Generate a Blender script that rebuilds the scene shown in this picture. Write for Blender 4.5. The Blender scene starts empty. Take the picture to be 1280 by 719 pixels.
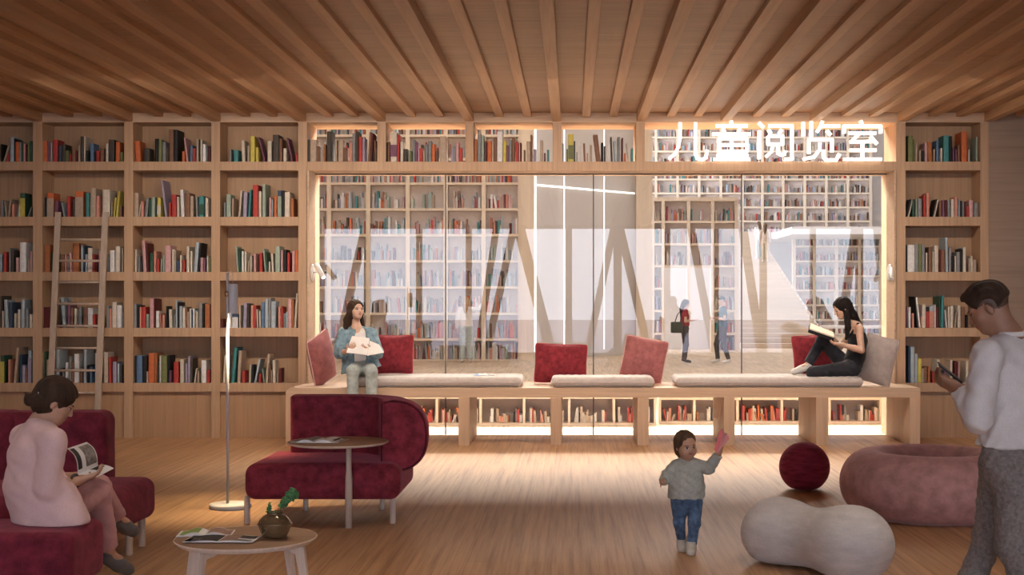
import bpy, bmesh, math, random
import numpy as np
from mathutils import Vector, Matrix, noise
random.seed(7)
SC = bpy.context.scene
COL = SC.collection
F = 1700.0; VX, VY = 715.0, 377.0; EYE = 1.55
def at(px, py, d):
    """point seen at pixel (px, py) of the 1280x719 photograph, d metres in front of the camera"""
    return Vector(((px - VX) / F * d, d, EYE - (py - VY) / F * d))
def fx(px, d): return (px - VX) / F * d
def fz(py, d): return EYE - (py - VY) / F * d
def flo(py): return F * EYE / (py - VY)          # depth of a floor point seen at row py

# ------------------------------------------------------------------ materials
MATS = {}
def newmat(name):
    m = bpy.data.materials.new(name); m.use_nodes = True
    nt = m.node_tree
    b = nt.nodes['Principled BSDF']
    return m, nt, b
def N(nt, t, **kw):
    n = nt.nodes.new(t)
    for k, v in kw.items(): setattr(n, k, v)
    return n
def L(nt, a, b): nt.links.new(a, b)
def mix_rgb(nt, fac, a, b, blend='MIX'):
    n = N(nt, 'ShaderNodeMix', data_type='RGBA', blend_type=blend)
    if isinstance(fac, (int, float)): n.inputs[0].default_value = fac
    else: L(nt, fac, n.inputs[0])
    for i, c in ((6, a), (7, b)):
        if isinstance(c, (tuple, list)): n.inputs[i].default_value = (*c[:3], 1)
        else: L(nt, c, n.inputs[i])
    return n.outputs[2]
def coords(nt, scale=(1, 1, 1), rot=(0, 0, 0)):
    tc = N(nt, 'ShaderNodeTexCoord'); mp = N(nt, 'ShaderNodeMapping')
    mp.inputs['Scale'].default_value = scale; mp.inputs['Rotation'].default_value = rot
    L(nt, tc.outputs['Object'], mp.inputs['Vector'])
    return mp.outputs['Vector']
def noise_tex(nt, vec, scale=5, detail=4, rough=.55):
    n = N(nt, 'ShaderNodeTexNoise')
    n.inputs['Scale'].default_value = scale; n.inputs['Detail'].default_value = detail; n.inputs['Roughness'].default_value = rough
    L(nt, vec, n.inputs['Vector'])
    return n.outputs['Fac']
def ramp(nt, fac, stops):
    r = N(nt, 'ShaderNodeValToRGB'); e = r.color_ramp.elements
    while len(e) < len(stops): e.new(.5)
    for i, (p, c) in enumerate(stops): e[i].position = p; e[i].color = (*c[:3], 1)
    L(nt, fac, r.inputs[0])
    return r.outputs[0]
def bump(nt, b, h, strength=.2, dist=.01):
    n = N(nt, 'ShaderNodeBump'); n.inputs['Strength'].default_value = strength; n.inputs['Distance'].default_value = dist
    L(nt, h, n.inputs['Height']); L(nt, n.outputs[0], b.inputs['Normal'])
def wood(name, c, dark=.72, grain=(30, 30, 1.2), rough=.5, spec=.35):
    if name in MATS: return MATS[name]
    m, nt, b = newmat(name)
    v = coords(nt, grain)
    n1 = noise_tex(nt, v, 1.0, 6, .6)
    v2 = coords(nt, tuple(g * .12 for g in grain))
    n2 = noise_tex(nt, v2, 1.0, 3, .5)
    d = tuple(x * dark for x in c); l = tuple(min(1, x * 1.10) for x in c)
    a = ramp(nt, n1, [(.3, d), (.52, c), (.75, l)])
    k = ramp(nt, n2, [(.3, (.86, .84, .82)), (.7, (1, 1, 1))])
    L(nt, mix_rgb(nt, 1.0, a, k, 'MULTIPLY'), b.inputs['Base Color'])
    b.inputs['Roughness'].default_value = rough; b.inputs['Specular IOR Level'].default_value = spec
    bump(nt, b, n1, .08, .002)
    MATS[name] = m; return m
def plain(name, c, rough=.6, metal=0, spec=.4, var=.06, vs=12.0):
    if name in MATS: return MATS[name]
    m, nt, b = newmat(name)
    v = coords(nt)
    n1 = noise_tex(nt, v, vs, 3, .5)
    L(nt, ramp(nt, n1, [(.3, tuple(x * (1 - var) for x in c)), (.7, tuple(min(1, x * (1 + var)) for x in c))]), b.inputs['Base Color'])
    b.inputs['Roughness'].default_value = rough; b.inputs['Metallic'].default_value = metal; b.inputs['Specular IOR Level'].default_value = spec
    MATS[name] = m; return m
def cloth(name, c, var=.2, vs=9.0, sheen=.3, fine=160, rough=.9, bstr=.25, stretch=(1, 1, 1), tint=None):
    if name in MATS: return MATS[name]
    m, nt, b = newmat(name)
    v = coords(nt, stretch)
    n1 = noise_tex(nt, v, vs, 5, .62); n2 = noise_tex(nt, coords(nt), fine, 2, .5)
    a = ramp(nt, n1, [(.32, tuple(x * (1 - var) for x in c)), (.5, c), (.68, tuple(min(1, x * (1 + var)) for x in c))])
    a = mix_rgb(nt, .25, a, ramp(nt, n2, [(.35, (.6, .6, .6)), (.65, (1.25, 1.25, 1.25))]), 'MULTIPLY')
    L(nt, a, b.inputs['Base Color'])
    b.inputs['Roughness'].default_value = rough; b.inputs['Sheen Weight'].default_value = sheen
    b.inputs['Sheen Roughness'].default_value = .4; b.inputs['Specular IOR Level'].default_value = .15
    if tint: b.inputs['Sheen Tint'].default_value = (*tint, 1)
    bump(nt, b, n2, bstr, .002)
    MATS[name] = m; return m
def emis(name, c, s):
    if name in MATS: return MATS[name]
    m, nt, b = newmat(name)
    b.inputs['Base Color'].default_value = (*c, 1); b.inputs['Emission Color'].default_value = (*c, 1); b.inputs['Emission Strength'].default_value = s
    MATS[name] = m; return m

# ------------------------------------------------------------------ mesh building
class MB:
    def __init__(s): s.v = []; s.f = []; s.m = []; s.sm = []
    def add(s, vs, fs, mi=0, smooth=False):
        o = len(s.v); s.v.extend([tuple(v) for v in vs])
        for f in fs: s.f.append(tuple(i + o for i in f)); s.m.append(mi); s.sm.append(smooth)
        return s
    def box(s, x0, x1, y0, y1, z0, z1, mi=0, M=None):
        vs = [Vector((x, y, z)) for z in (z0, z1) for y in (y0, y1) for x in (x0, x1)]
        if M is not None: vs = [M @ v for v in vs]
        return s.add(vs, [(0, 2, 3, 1), (4, 5, 7, 6), (0, 1, 5, 4), (2, 6, 7, 3), (0, 4, 6, 2), (1, 3, 7, 5)], mi)
    def tube(s, pts, r, n=10, mi=0, smooth=True, closed=False):
        pts = [Vector(p) for p in pts]; K = len(pts)
        rs = r if isinstance(r, (list, tuple)) else [r] * K
        vs = []; pn = None
        for i, p in enumerate(pts):
            a = pts[max(0, i - 1)]; b = pts[min(K - 1, i + 1)]
            if closed: a = pts[i - 1]; b = pts[(i + 1) % K]
            t = (b - a).normalized()
            if pn is None:
                pn = t.orthogonal().normalized()
            pn = (pn - t * pn.dot(t)).normalized(); q = t.cross(pn)
            for k in range(n):
                an = 2 * math.pi * k / n
                vs.append(p + (pn * math.cos(an) + q * math.sin(an)) * rs[i])
        fs = []
        for i in range(K if closed else K - 1):
            j = (i + 1) % K
            for k in range(n):
                k2 = (k + 1) % n
                fs.append((i * n + k, i * n + k2, j * n + k2, j * n + k))
        s.add(vs, fs, mi, smooth)
        if not closed:
            o = len(s.v) - len(vs)
            s.f.append(tuple(o + k for k in reversed(range(n)))); s.m.append(mi); s.sm.append(False)
            s.f.append(tuple(o + (K - 1) * n + k for k in range(n))); s.m.append(mi); s.sm.append(False)
        return s
    def lathe(s, prof, c=(0, 0, 0), n=32, mi=0, smooth=True, M=None):
        """prof: list of (r, z); closed on the axis when r == 0"""
        vs = []; fs = []; rows = []
        for r, z in prof:
            if r < 1e-6: rows.append([len(vs)]); vs.append(Vector((0, 0, z)))
            else:
                rows.append(list(range(len(vs), len(vs) + n)))
                for k in range(n):
                    a = 2 * math.pi * k / n; vs.append(Vector((r * math.cos(a), r * math.sin(a), z)))
        for a, b in zip(rows, rows[1:]):
            for k in range(n):
                k2 = (k + 1) % n
                if len(a) == 1 and len(b) == 1: continue
                if len(a) == 1: fs.append((a[0], b[k2], b[k]))
                elif len(b) == 1: fs.append((a[k], a[k2], b[0]))
                else: fs.append((a[k], a[k2], b[k2], b[k]))
        if M is not None: vs = [M @ v for v in vs]
        vs = [v + Vector(c) for v in vs]
        return s.add(vs, fs, mi, smooth)
    def prism(s, pts, d, mi=0):
        """polygon of 3-D points pushed along vector d"""
        pts = [Vector(p) for p in pts]; d = Vector(d); n = len(pts)
        vs = pts + [p + d for p in pts]
        fs = [tuple(range(n)), tuple(n + i for i in reversed(range(n)))]
        for i in range(n):
            j = (i + 1) % n; fs.append((i, n + i, n + j, j))
        return s.add(vs, fs, mi)
    def build(s, name, mats, parent=None, base=None, bevel=0, solid=0):
        if not isinstance(mats, (list, tuple)): mats = [mats]
        me = bpy.data.meshes.new(name)
        base = Vector(base) if base is not None else Vector((0, 0, 0))
        vs = s.v
        if parent is None and base.length > 0: vs = [tuple(Vector(v) - base) for v in vs]
        me.from_pydata(vs, [], s.f)
        for m in mats: me.materials.append(m)
        me.polygons.foreach_set('material_index', s.m)
        me.polygons.foreach_set('use_smooth', s.sm)
        me.update()
        bm = bmesh.new(); bm.from_mesh(me); bmesh.ops.recalc_face_normals(bm, faces=bm.faces); bm.to_mesh(me); bm.free()
        o = bpy.data.objects.new(name, me); COL.objects.link(o)
        if parent is not None:
            o.parent = parent
            w = world_loc(parent)
            o.location = -w
        else: o.location = base
        if bevel:
            bv = o.modifiers.new('Bevel', 'BEVEL'); bv.width = bevel; bv.segments = 2; bv.limit_method = 'ANGLE'
        return o
def world_loc(o):
    w = Vector((0, 0, 0))
    while o is not None: w += o.location; o = o.parent
    return w
def tag(o, label=None, cat=None, group=None, kind=None):
    if label: o['label'] = label
    if cat: o['category'] = cat
    if group: o['group'] = group
    if kind: o['kind'] = kind
    return o
def thing(name, label, cat, base, group=None):
    o = bpy.data.objects.new(name, None); COL.objects.link(o); o.location = base; o.empty_display_size = .1
    return tag(o, label, cat, group)
def struct(name, mb, m, bevel=0): return tag(mb.build(name, m, bevel=bevel), kind='structure')

# ------------------------------------------------------------------ signed distance modelling (organic, upholstered shapes)
class SDF:
    def __init__(s): s.p = []; s.cuts = []; s.post = None
    def _add(s, kind, args, k, lo, hi): s.p.append((kind, args, k, np.array(lo), np.array(hi))); return s
    def rc(s, a, b, ra, rb, k=.02, cap0=False, cap1=False):
        a = np.array(a, float); b = np.array(b, float); r = max(ra, rb)
        return s._add('rc', (a, b, ra, rb, cap0, cap1), k, np.minimum(a, b) - r, np.maximum(a, b) + r)
    def chain(s, pts, rs, k=.02, cap0=False, cap1=False):
        for i in range(len(pts) - 1):
            s.rc(pts[i], pts[i + 1], rs[i], rs[i + 1], k, cap0 and i == 0, cap1 and i == len(pts) - 2)
        return s
    def el(s, c, r, R=None, k=.02):
        c = np.array(c, float); r = np.array(r, float)
        R = np.eye(3) if R is None else np.array(R, float)      # rows are the local axes
        m = float(r.max())
        return s._add('el', (c, r, R), k, c - m, c + m)
    def ec(s, a, b, ra, rb, w, ratio, k=.02, cap0=False, cap1=False):
        """tapered capsule widened by ratio along the unit axis w"""
        a = np.array(a, float); b = np.array(b, float); w = np.array(w, float); w = w / np.linalg.norm(w)
        r = max(ra, rb) * max(1, ratio)
        return s._add('ec', (a, b, ra, rb, w, ratio, cap0, cap1), k, np.minimum(a, b) - r, np.maximum(a, b) + r)
    def rb(s, c, h, rad, R=None, k=.01):
        c = np.array(c, float); h = np.array(h, float); R = np.eye(3) if R is None else np.array(R, float)
        m = np.abs(R.T) @ h
        return s._add('rb', (c, h, rad, R), k, c - m, c + m)
    def cut(s, p, n, k=0):
        """remove everything on the side n points to"""
        s.cuts.append(('pl', np.array(p, float), np.array(n, float) / np.linalg.norm(n), k)); return s
    def cutel(s, c, r, R=None, k=.01):
        R = np.eye(3) if R is None else np.array(R, float)
        s.cuts.append(('el', np.array(c, float), np.array(r, float), R, k)); return s
    @staticmethod
    def _rc(X, Y, Z, a, b, ra, rb, c0, c1):
        ba = b - a; l2 = float(ba @ ba) + 1e-12
        px, py, pz = X - a[0], Y - a[1], Z - a[2]
        t = (px * ba[0] + py * ba[1] + pz * ba[2]) / l2
        tc = np.clip(t, 0, 1)
        d = np.sqrt((px - ba[0] * tc) ** 2 + (py - ba[1] * tc) ** 2 + (pz - ba[2] * tc) ** 2) - (ra + (rb - ra) * tc)
        l = math.sqrt(l2)
        if c0: d = np.maximum(d, -t * l)
        if c1: d = np.maximum(d, (t - 1) * l)
        return d
    def _eval(s, kind, A, X, Y, Z):
        if kind == 'rc': return s._rc(X, Y, Z, *A)
        if kind == 'el':
            c, r, R = A
            px, py, pz = X - c[0], Y - c[1], Z - c[2]
            q = [(px * R[i][0] + py * R[i][1] + pz * R[i][2]) for i in range(3)]
            k0 = np.sqrt(sum((q[i] / r[i]) ** 2 for i in range(3))); k1 = np.sqrt(sum((q[i] / r[i] ** 2) ** 2 for i in range(3))) + 1e-9
            return k0 * (k0 - 1) / k1
        if kind == 'ec':
            a, b, ra, rb, w, ratio, c0, c1 = A
            def sc(P):
                return P - w * (P @ w) * (1 - 1 / ratio)
            a2, b2 = sc(a), sc(b)
            dw = (X * w[0] + Y * w[1] + Z * w[2]) * (1 - 1 / ratio)
            d = s._rc(X - dw * w[0], Y - dw * w[1], Z - dw * w[2], a2, b2, ra, rb, False, False)
            ba = b - a; l = float(np.linalg.norm(ba)); u = ba / l
            if c0 or c1:
                t = (X - a[0]) * u[0] + (Y - a[1]) * u[1] + (Z - a[2]) * u[2]
                if c0: d = np.maximum(d, -t)
                if c1: d = np.maximum(d, t - l)
            return d
        if kind == 'rb':
            c, h, rad, R = A
            px, py, pz = X - c[0], Y - c[1], Z - c[2]
            q = [np.abs(px * R[i][0] + py * R[i][1] + pz * R[i][2]) - (h[i] - rad) for i in range(3)]
            out = np.sqrt(sum(np.maximum(v, 0) ** 2 for v in q)); ins = np.minimum(np.maximum(np.maximum(q[0], q[1]), q[2]), 0)
            return out + ins - rad
    def mesh(s, name, mats, vox=.006, parent=None, base=None, disp=None, paint=None, smooth=True, relax=1):
        lo = np.min([p[3] for p in s.p], axis=0) - vox * 3 - .01 - (.03 if len(s.p) > 1 else 0); hi = np.max([p[4] for p in s.p], axis=0) + vox * 3 + .01
        n = np.ceil((hi - lo) / vox).astype(int) + 1
        FAR = max(.05, 1.3 * max(p[2] for p in s.p)); Fd = np.full(n, FAR, np.float32)
        ax = [lo[i] + vox * np.arange(n[i], dtype=np.float64) for i in range(3)]
        for kind, A, k, l, h in s.p:
            mg = FAR + .01
            i0 = np.maximum(((l - mg - lo) / vox).astype(int), 0); i1 = np.minimum(((h + mg - lo) / vox).astype(int) + 2, n)
            sl = tuple(slice(i0[i], i1[i]) for i in range(3))
            X, Y, Z = np.meshgrid(*[ax[i][sl[i]] for i in range(3)], indexing='ij', sparse=True)
            d = np.minimum(s._eval(kind, A, X, Y, Z), FAR).astype(np.float32)
            cur = Fd[sl]
            if k > 0:
                hh = np.maximum(k - np.abs(cur - d), 0) / k
                Fd[sl] = np.minimum(cur, d) - hh * hh * k * .25
            else: Fd[sl] = np.minimum(cur, d)
        X, Y, Z = np.meshgrid(*ax, indexing='ij', sparse=True)
        if disp is not None: Fd += disp(X, Y, Z).astype(np.float32)
        for c in s.cuts:
            if c[0] == 'pl':
                d = (X - c[1][0]) * c[2][0] + (Y - c[1][1]) * c[2][1] + (Z - c[1][2]) * c[2][2]
                k = c[3]
            else:
                d = -s._eval('el', (c[1], c[2], c[3]), X, Y, Z); k = c[4]
            d = d.astype(np.float32)
            if k > 0:
                hh = np.maximum(k - np.abs(Fd - d), 0) / k; Fd = np.maximum(Fd, d) + hh * hh * k * .25
            else: Fd = np.maximum(Fd, d)
        if s.post is not None: Fd = s.post(Fd, X, Y, Z).astype(np.float32)
        for i in range(3):
            sl = [slice(None)] * 3; sl[i] = 0; Fd[tuple(sl)] = .05; sl[i] = -1; Fd[tuple(sl)] = .05
        V, Q = surface_nets(Fd, lo, vox)
        if relax and len(V):
            V = relax_mesh(V, Q, relax)
        return arr_mesh(name, V, Q, mats, parent, base, paint, smooth)
def surface_nets(Fd, lo, vox):
    n = Fd.shape; ins = Fd < 0
    cs = tuple(x - 1 for x in n)
    cnt = np.zeros(cs, np.uint8)
    for dx in (0, 1):
        for dy in (0, 1):
            for dz in (0, 1): cnt += ins[dx:dx + cs[0], dy:dy + cs[1], dz:dz + cs[2]]
    act = (cnt > 0) & (cnt < 8)
    ci = np.argwhere(act); idx = np.full(cs, -1, np.int64); idx[act] = np.arange(len(ci))
    acc = np.zeros((len(ci), 3)); num = np.zeros(len(ci))
    for axx in range(3):
        o1, o2 = [a for a in range(3) if a != axx]
        for a in (0, 1):
            for b in (0, 1):
                off = [0, 0, 0]; off[o1] = a; off[o2] = b
                p0 = ci + off; p1 = p0.copy(); p1[:, axx] += 1
                f0 = Fd[p0[:, 0], p0[:, 1], p0[:, 2]]; f1 = Fd[p1[:, 0], p1[:, 1], p1[:, 2]]
                c = (f0 < 0) != (f1 < 0)
                t = np.where(c, f0 / np.where(c, f0 - f1, 1), 0)
                pt = p0.astype(float); pt[:, axx] += t
                acc[c] += pt[c]; num[c] += 1
    V = acc / np.maximum(num, 1)[:, None] * vox + lo
    Qs = []
    for axx in range(3):
        sa = [slice(None)] * 3; sb = [slice(None)] * 3; sa[axx] = slice(0, -1); sb[axx] = slice(1, None)
        c = ins[tuple(sa)] != ins[tuple(sb)]
        e = np.argwhere(c); inside = ins[tuple(sa)][c]
        o1, o2 = (axx + 1) % 3, (axx + 2) % 3
        ok = (e[:, o1] > 0) & (e[:, o2] > 0) & (e[:, o1] < cs[o1]) & (e[:, o2] < cs[o2])
        e = e[ok]; inside = inside[ok]
        def g(a, b):
            q = e.copy(); q[:, o1] -= a; q[:, o2] -= b
            return idx[q[:, 0], q[:, 1], q[:, 2]]
        q = np.stack([g(1, 1), g(0, 1), g(0, 0), g(1, 0)], 1)
        q[~inside] = q[~inside][:, ::-1]
        Qs.append(q)
    return V, np.concatenate(Qs)
def relax_mesh(V, Q, it):
    for _ in range(it):
        S = np.zeros_like(V); C = np.zeros(len(V))
        for a, b in ((0, 1), (1, 2), (2, 3), (3, 0)):
            for i, j in ((a, b), (b, a)):
                np.add.at(S, Q[:, i], V[Q[:, j]]); np.add.at(C, Q[:, i], 1)
        V = V * .45 + .55 * S / np.maximum(C, 1)[:, None]
    return V
def arr_mesh(name, V, Q, mats, parent=None, base=None, paint=None, smooth=True):
    if not isinstance(mats, (list, tuple)): mats = [mats]
    base = np.array(base if base is not None else (0, 0, 0), float)
    if parent is None: V = V - base
    me = bpy.data.meshes.new(name)
    nv, nf = len(V), len(Q)
    me.vertices.add(nv); me.vertices.foreach_set('co', V.astype(np.float32).ravel())
    me.loops.add(nf * 4); me.loops.foreach_set('vertex_index', Q.astype(np.int32).ravel())
    me.polygons.add(nf); me.polygons.foreach_set('loop_start', np.arange(0, nf * 4, 4, dtype=np.int32)); me.polygons.foreach_set('loop_total', np.full(nf, 4, np.int32))
    for m in mats: me.materials.append(m)
    if paint:
        Vw = V if parent is not None else V + base
        fc = Vw[Q].mean(1); mi = np.zeros(nf, np.int32)
        for c, r, R, i in paint:
            R = np.eye(3) if R is None else np.array(R, float)
            q = (fc - np.array(c)) @ R.T
            mi[((q / np.array(r)) ** 2).sum(1) < 1] = i
        me.polygons.foreach_set('material_index', mi)
    me.polygons.foreach_set('use_smooth', np.full(nf, smooth))
    me.update(calc_edges=True); me.validate()
    o = bpy.data.objects.new(name, me); COL.objects.link(o)
    if parent is not None: o.parent = parent; o.location = -world_loc(parent)
    else: o.location = Vector(base)
    return o
def wr(amp, f, ph=0, dirs=((1, .3, .2), (-.4, 1, .5), (.3, -.5, 1))):
    """soft fold pattern for cloth"""
    def g(X, Y, Z):
        t = 0
        for i, d in enumerate(dirs):
            a = X * d[0] + Y * d[1] + Z * d[2]; b = X * d[1] - Y * d[2] + Z * d[0]
            t = t + np.sin(a * f * (1 + .37 * i) + 1.7 * np.sin(b * f * .6 + ph + i) + ph * (i + 1))
        return amp * t / len(dirs)
    return g
WORLD = 7.0; HALL1 = 900; HALL2 = 1450; EXPO = 0.0; WALL_FILL = 116; ROOM_FILL = 14; GL = .024; BEAM = 2250
# ================================================================== materials of the place
D0 = 15.41
OAK = (.545, .36, .225)
M_case = wood('oak bookcase', OAK, .80, (34, 34, 1.3))
M_back = wood('oak back panel', (.46, .285, .165), .84, (40, 40, 1.2))
M_beam = wood('oak beam', (.54, .335, .19), .82, (30, 1.2, 30))
M_sheath = wood('oak ceiling boards', (.385, .23, .13), .74, (1.3, 26, 26))
M_panel = wood('oak wall panel', (.36, .265, .205), .86, (.9, 30, 30), .6, .2)
M_bench = wood('oak bench', (.64, .46, .32), .84, (1.4, 30, 30))
M_benchv = wood('oak bench upright', (.62, .44, .30), .84, (30, 30, 1.4))
M_hallwood = wood('bleached oak', (.78, .66, .52), .93, (20, 20, 1))
M_hallwall = plain('pale plaster', (.64, .60, .57), .9, var=.02, vs=1)
M_mauve = plain('mauve painted back', (.74, .66, .62), .9, var=.03, vs=1)
M_roof = plain('white roof', (.72, .69, .66), .9, var=.01)
M_white = plain('white lacquer', (.82, .80, .78), .35, var=.01)
M_seal = plain('grey glass joint', (.10, .10, .11), .5)
M_concrete = plain('terrace concrete', (.45, .46, .48), .9, var=.06, vs=2)
M_strut = wood('facade timber', (.35, .24, .17), .8, (20, 20, 1))

def floor_mat(name, c, c2, w=.16, ln=2.4, rough=.42):
    m, nt, b = newmat(name)
    v = coords(nt, (1, 1, 1), (0, 0, math.pi / 2))
    br = N(nt, 'ShaderNodeTexBrick'); br.offset = .37
    br.inputs['Scale'].default_value = 1; br.inputs['Brick Width'].default_value = ln; br.inputs['Row Height'].default_value = w
    br.inputs['Mortar Size'].default_value = .0015; br.inputs['Mortar Smooth'].default_value = .2
    br.inputs['Color1'].default_value = (*c, 1); br.inputs['Color2'].default_value = (*c2, 1); br.inputs['Mortar'].default_value = tuple(x * .62 for x in c) + (1,)
    L(nt, v, br.inputs['Vector'])
    g = noise_tex(nt, coords(nt, (30, .7, 1)), 1, 6, .66); g2 = noise_tex(nt, coords(nt, (7, .5, 1)), 1, 3, .5)
    a = mix_rgb(nt, 1, br.outputs['Color'], ramp(nt, g, [(.32, (.66, .61, .56)), (.5, (.97, .97, .97)), (.68, (1.18, 1.18, 1.18))]), 'MULTIPLY')
    a = mix_rgb(nt, 1, a, ramp(nt, g2, [(.3, (.90, .89, .88)), (.7, (1.05, 1.05, 1.05))]), 'MULTIPLY')
    L(nt, a, b.inputs['Base Color']); b.inputs['Roughness'].default_value = rough; b.inputs['Specular IOR Level'].default_value = .18
    bump(nt, b, g, .05, .001)
    return m
M_floor = floor_mat('oak plank floor', (.53, .31, .165), (.48, .28, .15))
M_floor2 = floor_mat('pale oak hall floor', (.70, .56, .41), (.67, .53, .39), .2, 3, .5)

def glass_mat():
    m = bpy.data.materials.new('coated window glass'); m.use_nodes = True; nt = m.node_tree
    nt.nodes.remove(nt.nodes['Principled BSDF']); out = nt.nodes['Material Output']
    tr = N(nt, 'ShaderNodeBsdfTransparent'); tr.inputs[0].default_value = (.97, .97, .97, 1)
    gl = N(nt, 'ShaderNodeBsdfGlossy'); gl.inputs['Roughness'].default_value = .0; gl.inputs[0].default_value = (1, 1, 1, 1)
    lw = N(nt, 'ShaderNodeLayerWeight'); lw.inputs['Blend'].default_value = .3
    mr = N(nt, 'ShaderNodeMapRange'); mr.inputs['To Min'].default_value = GL; mr.inputs['To Max'].default_value = .9
    L(nt, lw.outputs['Fresnel'], mr.inputs['Value']); mr.inputs['From Min'].default_value = .02
    mx = N(nt, 'ShaderNodeMixShader'); L(nt, mr.outputs[0], mx.inputs[0]); L(nt, tr.outputs[0], mx.inputs[1]); L(nt, gl.outputs[0], mx.inputs[2])
    L(nt, mx.outputs[0], out.inputs[0]); return m
M_glass = glass_mat()

# ================================================================== the room shell
XL, XR, YF = -7.05, 9.2, -6.5
ZC = 3.69
OL, OR = fx(384, D0), fx(1120, D0)          # window opening
ZH0, ZH1 = fz(213.3, D0), fz(202, D0)       # head beam of the window
ZT = fz(153, D0)                            # underside of the header
struct('floor', MB().box(XL - .3, XR + .3, YF - .2, D0 + .4, -.2, 0), M_floor)
struct('ceiling', MB().box(XL - .3, XR + .3, YF - .2, D0 + .66, ZC, ZC + .2), M_sheath)
struct('wall_left', MB().box(XL - .2, XL, YF, D0 + .66, 0, ZC), M_case)
struct('wall_right', MB().box(XR, XR + .2, YF, D0 + .66, 0, ZC), M_panel)
EX = fx(1236, D0)
struct('wall_rear_right', MB().box(EX, XR, D0 + .01, D0 + .64, 0, ZC), M_panel)
struct('wall_behind_shelves', MB().box(XL, OL - .012, D0 + .37, D0 + .64, 0, ZC).box(OR + .012, EX, D0 + .37, D0 + .64, 0, ZC), M_back)
struct('trim_1', MB().box(XL, OL, D0 - .002, D0 + .36, ZT, ZC).box(OL, OR, D0 - .002, D0 + .64, ZT, ZC).box(OR, EX, D0 - .002, D0 + .36, ZT, ZC), M_bench, .003)

# ceiling beams: a deep one over every upright, two shallow ones between
majors = [47.3, 160.5, 270.5, 377, 476.5, 586.5, 695.5, 801.5, 906.5, 1017.5, 1127.5, 1236]
xs = [fx(p, D0) for p in majors]
while xs[0] > XL + .3: xs.insert(0, xs[0] - 1.0)
while xs[-1] < XR - .5: xs.append(xs[-1] + 1.0)
k = 0
for i, x in enumerate(xs):
    if x > XL + .02:
        tag(MB().box(x - .052, x + .052, YF + .3, D0 - .004, 3.59, ZC + .02).build('ceiling_beam', M_beam, bevel=.003), kind='structure')
    if i + 1 < len(xs):
        for t in (.35, .67):
            xm = x + (xs[i + 1] - x) * t
            if xm > XL + .1: tag(MB().box(xm - .046, xm + .046, YF + .3, D0 - .004, 3.642, ZC + .02).build('ceiling_joist', M_beam, bevel=.003), kind='structure')

# ------------------------------------------------------------------ bookcases built along the rear wall
ROWS = [(202, 213), (271, 282.3), (340, 351), (410, 421), (479, 490)]
def uprights(px): return [(fx(a, D0), fx(b, D0)) for a, b in px]
def bookcase(name, label, x0, x1, ups, group=None):
    t = thing(name, label, 'bookcase', ((x0 + x1) / 2, D0, 0), group)
    for a, b in ups: MB().box(a, b, D0, D0 + .36, 0, ZT - .001).build('upright', M_case, t, bevel=.002)
    for a, b in zip(ups, ups[1:]):
        for y0, y1 in ROWS:
            MB().box(a[1], b[0], D0 + .004, D0 + .345, fz(y1, D0), fz(y0, D0)).build('shelf', M_bench if False else M_case, t, bevel=.002)
        MB().box(a[1], b[0], D0 + .345, D0 + .36, .0, ZT - .001).build('back_panel', M_back, t)
        MB().box(a[1], b[0], D0 + .05, D0 + .08, .0, fz(490, D0)).build('plinth_panel', M_back, t)
    return t
ul = uprights([(-70, -59), (41, 53), (155, 166.3), (264, 275), (372.7, 384)])
ul.insert(0, (XL, XL + .05))
bookcase('built_in_bookcase', 'long oak built-in bookcase filling the wall left of the wide window', XL, OL, ul)
ur = uprights([(1120, 1132), (1225.5, 1236)])
bookcase('built_in_bookcase', 'single-bay oak built-in bookcase behind the man, right of the wide window', OR, EX, ur)
# open shelf over the window: five openings
t = thing('window_bridge_shelf', 'oak shelf beam bridging the wide window, divided into open-backed compartments', 'shelf', ((OL + OR) / 2, D0, ZH0))
MB().box(OL, OR, D0, D0 + .64, ZH0, ZH1).build('shelf_beam', M_case, t, bevel=.003)
for a, b in [(471.5, 482.3), (581.8, 592), (690.8, 701.8), (794.8, 806)]:
    MB().box(fx(a, D0), fx(b, D0), D0, D0 + .60, ZH1, ZT - .001).build('divider', M_case, t, bevel=.002)

# window: frame, four panes, dark joints
GY = 15.79
wf = MB()
wf.box(OL - .01, OL + .02, D0 + .0, D0 + .64, 0, ZH0).box(OR - .02, OR + .01, D0 + .0, D0 + .64, 0, ZH0)
w1 = struct('window_1', wf, M_bench, .002)
for a, b in zip([390, 557.4, 742.2, 927.4], [556.6, 741.4, 926.6, 1114]):
    tag(MB().box(fx(a, GY), fx(b, GY), GY, GY + .004, .0, ZH0 - .005).build('glass_pane', M_glass, w1), kind='structure')
for p in (557, 741.8, 927, 391, 1113):
    MB().box(fx(p, GY) - .007, fx(p, GY) + .007, GY - .006, GY + .012, 0.0, ZH0 - .004).build('glass_joint', M_seal, w1)
MB().box(OL + .02, OR - .02, GY - .01, GY + .02, ZH0 - .012, ZH0 - .001).build('head_channel', M_seal, w1)

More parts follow.
